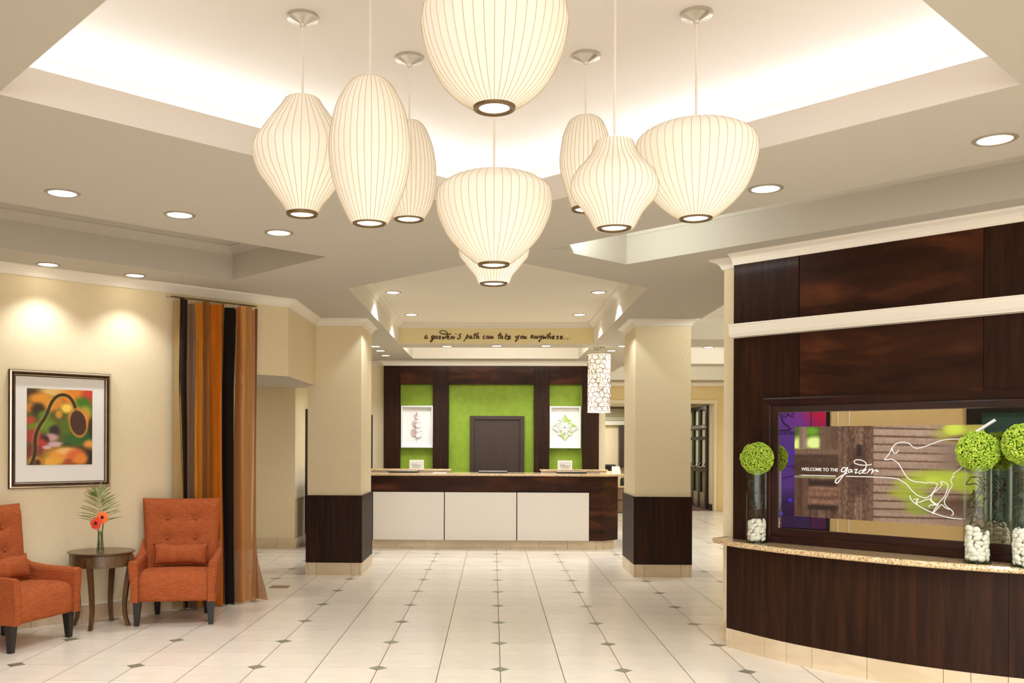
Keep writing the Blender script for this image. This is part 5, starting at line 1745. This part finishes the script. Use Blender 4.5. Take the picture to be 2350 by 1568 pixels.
bm = bmesh.new()
bmesh.ops.create_icosphere(bm, subdivisions=1, radius=1)
IV0 = np.array([tuple(p.co) for p in bm.verts])
IF0 = np.array([[q.index for q in p.verts] for p in bm.faces])
bm.free()
VZ = .7975
CYL = [
    (1.905, 6.800, .075, .5165, .160, .118, 1.405, 'at the corridor end of the granite ledge', 71),
    (2.905, 5.680, .0765, .5755, .205, .122, 1.468, 'on the granite ledge in front of the printed bird', 86),
    (3.095, 5.515, .0765, .6155, .225, .125, 1.512, 'at the right edge of the picture on the granite ledge', 92),
]
moss = None
for k, (x, y, R_, hh, ph, br, bz, where, seed) in enumerate(CYL):
    v = root('glass_cylinder_vase', (x, y, VZ), 'clear glass cylinder vase ' + where, 'vase', 'glass cylinders on the granite ledge')
    MB().lathe([(R_, .001), (R_, hh)], 48, (x, y, VZ)).done('outer_wall', glass, v, smooth=True)
    MB().lathe([(R_ - .004, .014), (R_ - .004, hh)], 48, (x, y, VZ)).done('inner_wall', glass, v, smooth=True)
    MB().lathe([(R_ - .004, hh), (R_, hh)], 48, (x, y, VZ)).done('rim', glass, v)
    MB().lathe([(0, .001), (R_, .001), (R_, .013), (0, .013)], 48, (x, y, VZ)).done('glass_base', glassy('thick_base_%d' % k, (.70, .78, .72, 1), 1.4), v)
    rp = random.Random(seed)
    z = VZ + .014 + .017
    cnt = 0
    while z < VZ + ph:
        n = 7
        a0 = rp.uniform(0, 6)
        for i in range(n + 2):
            outer = i < n
            rr_ = R_ - .004 - .0205 if outer else .016
            a = a0 + 2 * PI * (i / n if outer else (i - n) / 2) + rp.uniform(-.12, .12)
            if z > VZ + ph - .03 and rp.random() < .25: continue
            s_ = rp.uniform(.024, .031)
            o = bpy.data.objects.new('pebble', rp.choice(peb_me))
            COL.objects.link(o)
            o.location = (x + rr_ * math.cos(a), y + rr_ * math.sin(a), z + rp.uniform(-.005, .005))
            tilt = rp.uniform(-.75, .75)
            o.rotation_euler = (PI / 2 + rp.uniform(-.3, .3), tilt, a + PI / 2)
            o.scale = (s_, s_, s_)
            tag(o, 'white pebble inside the glass cylinder ' + ['at the corridor end', 'in front of the printed bird', 'at the right edge of the picture'][k], 'pebble', 'white pebbles in the cylinder ' + ['at the corridor end', 'in front of the printed bird', 'at the picture edge'][k])
            cnt += 1
        z += .0245
    # curly twigs
    tw = root('curly_twigs', (x, y, VZ + ph), ['sparse', 'thick curling', 'dense dark'][k] + ' twigs in the cylinder ' + ['at the corridor end', 'in front of the printed bird', 'at the right edge of the picture'][k], 'twigs', 'curly twigs in the glass cylinders')
    for q in range((5, 11, 12)[k]):
        pts = []
        a = rp.uniform(0, 6)
        zz = VZ + ph + rp.uniform(-.01, .12 if k == 0 else hh - ph - .09)
        dz = rp.uniform(-.002, .007)
        cx2, cy2 = rp.uniform(-.02, .02), rp.uniform(-.02, .02)
        rad = rp.uniform(.035, .048)
        wob = rp.uniform(0, 6)
        for i in range(26):
            a += rp.uniform(.12, .34)
            zz += dz + .010 * math.sin(i * .45 + wob)
            zz = min(max(zz, VZ + ph - .01), VZ + hh - .06)
            rr2 = min(R_ - .010, rad + .012 * math.sin(i * .7 + wob))
            pts.append((x + cx2 * .4 + rr2 * math.cos(a) * .92, y + cy2 * .4 + rr2 * math.sin(a) * .92, zz))
        MB().tube(pts, [.0034 * rp.uniform(.7, 1.3) * (1 if k else .6) for _ in pts], 5).done('twig', twigm, tw)
    if moss is None:
        moss = moss_ball(.118, '')
        mo = moss
    else:
        mo = copy_tree(moss)
    mo.location = (x, y, bz)
    mo.rotation_euler = (.3 * k, .5 * k, 1.3 * k)
    mo.scale = (br / .118,) * 3
    mo['label'] = 'green moss ball topping the cylinder ' + ['at the corridor end of the ledge', 'in front of the printed bird', 'at the right edge of the picture'][k]

# ---- lit sign and glass door on the partition left of the camera; the mirror reflects them
sg = root('lit_sign_panel', PWF(.9, .02, 0), 'purple and magenta wall graphic seen in the mirror beside the tan wall', 'display')
su0, su1, sz0, sz1 = .15, 1.83, .30, 2.5
WS, HS_ = 150, 190
yy_, xx_ = np.mgrid[0:HS_, 0:WS]
fx, fy = xx_ / (WS - 1), yy_ / (HS_ - 1)
img = np.zeros((HS_, WS, 3)) + np.array((84, 52, 146.))
img = blob(img, .80, .18, .30, .22, (150, 50, 150), 1)
img = blob(img, .96, .14, .16, .22, (204, 20, 84), 1)
img = blob(img, .5, .5, .4, .4, (104, 70, 196), 1, .8)
img = blob(img, .7, 1., .8, .22, (56, 32, 96), 1)
img[fx > .875] = img[fx > .875] * .8 + np.array((150, 10, 60)) * .2
print_grid('graphic', lambda a, z: PWF(a, .022, z), su0, su1, sz0, sz1, WS, HS_, img, painted('sign_print', .4, .10), sg)
MB().box(su0 - .03, su1 + .05, .0, .02, 0, 2.6, PWF).done('backing', blackm, sg)
MB().box(su0 - .03, su1 + .05, .02, .05, 0, .29, PWF).done('plinth', blackm, sg)
MB().box(su1 - .215, su1 - .209, .022, .026, .3, 2.5, PWF).done('joint', blackm, sg)
ex, en = Vector((-PE.x, -PE.y, 0)), Vector((-PE.y, PE.x, 0))
M = Matrix((ex, ez, en)).transposed().to_4x4()
dkp = base('sign_ink', (40, 24, 72), .6)
M.translation = Vector(PWF(1.385, .024, 1.905))
text_mesh('sign_letters', 'SASKA', .115, dkp, sg, M, .001)
M2 = M.copy()
M2.translation = Vector(PWF(1.395, .024, 1.655))
text_mesh('sign_letters', 'DISTILLERIE', .062, dkp, sg, M2, .001)
blu = base('icon_blue', (66, 56, 235), .5, emit=(60, 50, 230), estr=.35)
for du, z in ((1.36, 1.39), (1.30, 1.29), (1.395, 1.05), (1.405, .92), (1.33, .70), (1.20, .5)):
    c_ = MB().lathe([(0, 0), (.030, 0)], 20)
    c_.v = [PWF(du + q[0], .0245, z + q[1]) for q in c_.v]
    c_.done('round_icon', blu, sg)
mb = MB()
for q in (((1.24, 1.20), (1.45, 1.19)), ((1.36, 1.19), (1.45, 1.10)), ((1.15, 1.0), (1.37, 1.06)), ((1.15, .60), (1.31, .68)), ((1.1, .48), (1.7, .52))):
    mb.tube([PWF(q[0][0], .024, q[0][1]), PWF(q[1][0], .024, q[1][1])], .0035, 4)
mb.tube([PWF(u_, .024, z_) for u_, z_ in ((1.20, 1.90), (1.24, 1.82), (1.30, 1.78), (1.335, 1.74), (1.30, 1.72), (1.10, 1.72))], .010, 4)
mb.done('graphic_lines', dkp, sg)
dd_ = bpy.data.objects.new('door_5', None)
COL.objects.link(dd_)
dd_['kind'] = 'structure'
for a, b, z0, z1 in ((3.61, 3.79, 0, 2.3), (5.0, 5.2, 0, 2.3), (3.79, 5.0, 1.93, 2.3), (3.79, 5.0, 0, .2), (4.36, 4.46, .2, 1.93)):
    MB().box(a, b, .002, .05, z0, z1, PWF).done('door_frame', blackm, dd_)
MB().box(3.79, 5.0, .01, .02, .2, 1.93, PWF).done('pane', base('teal_night_glass', (58, 84, 82), .15), dd_)
for u_ in (1.99, 2.14):
    MB().box(u_ - .008, u_ + .008, .001, .010, 0, 2.5, PWF).done('trim_30', trimp, kind='structure')
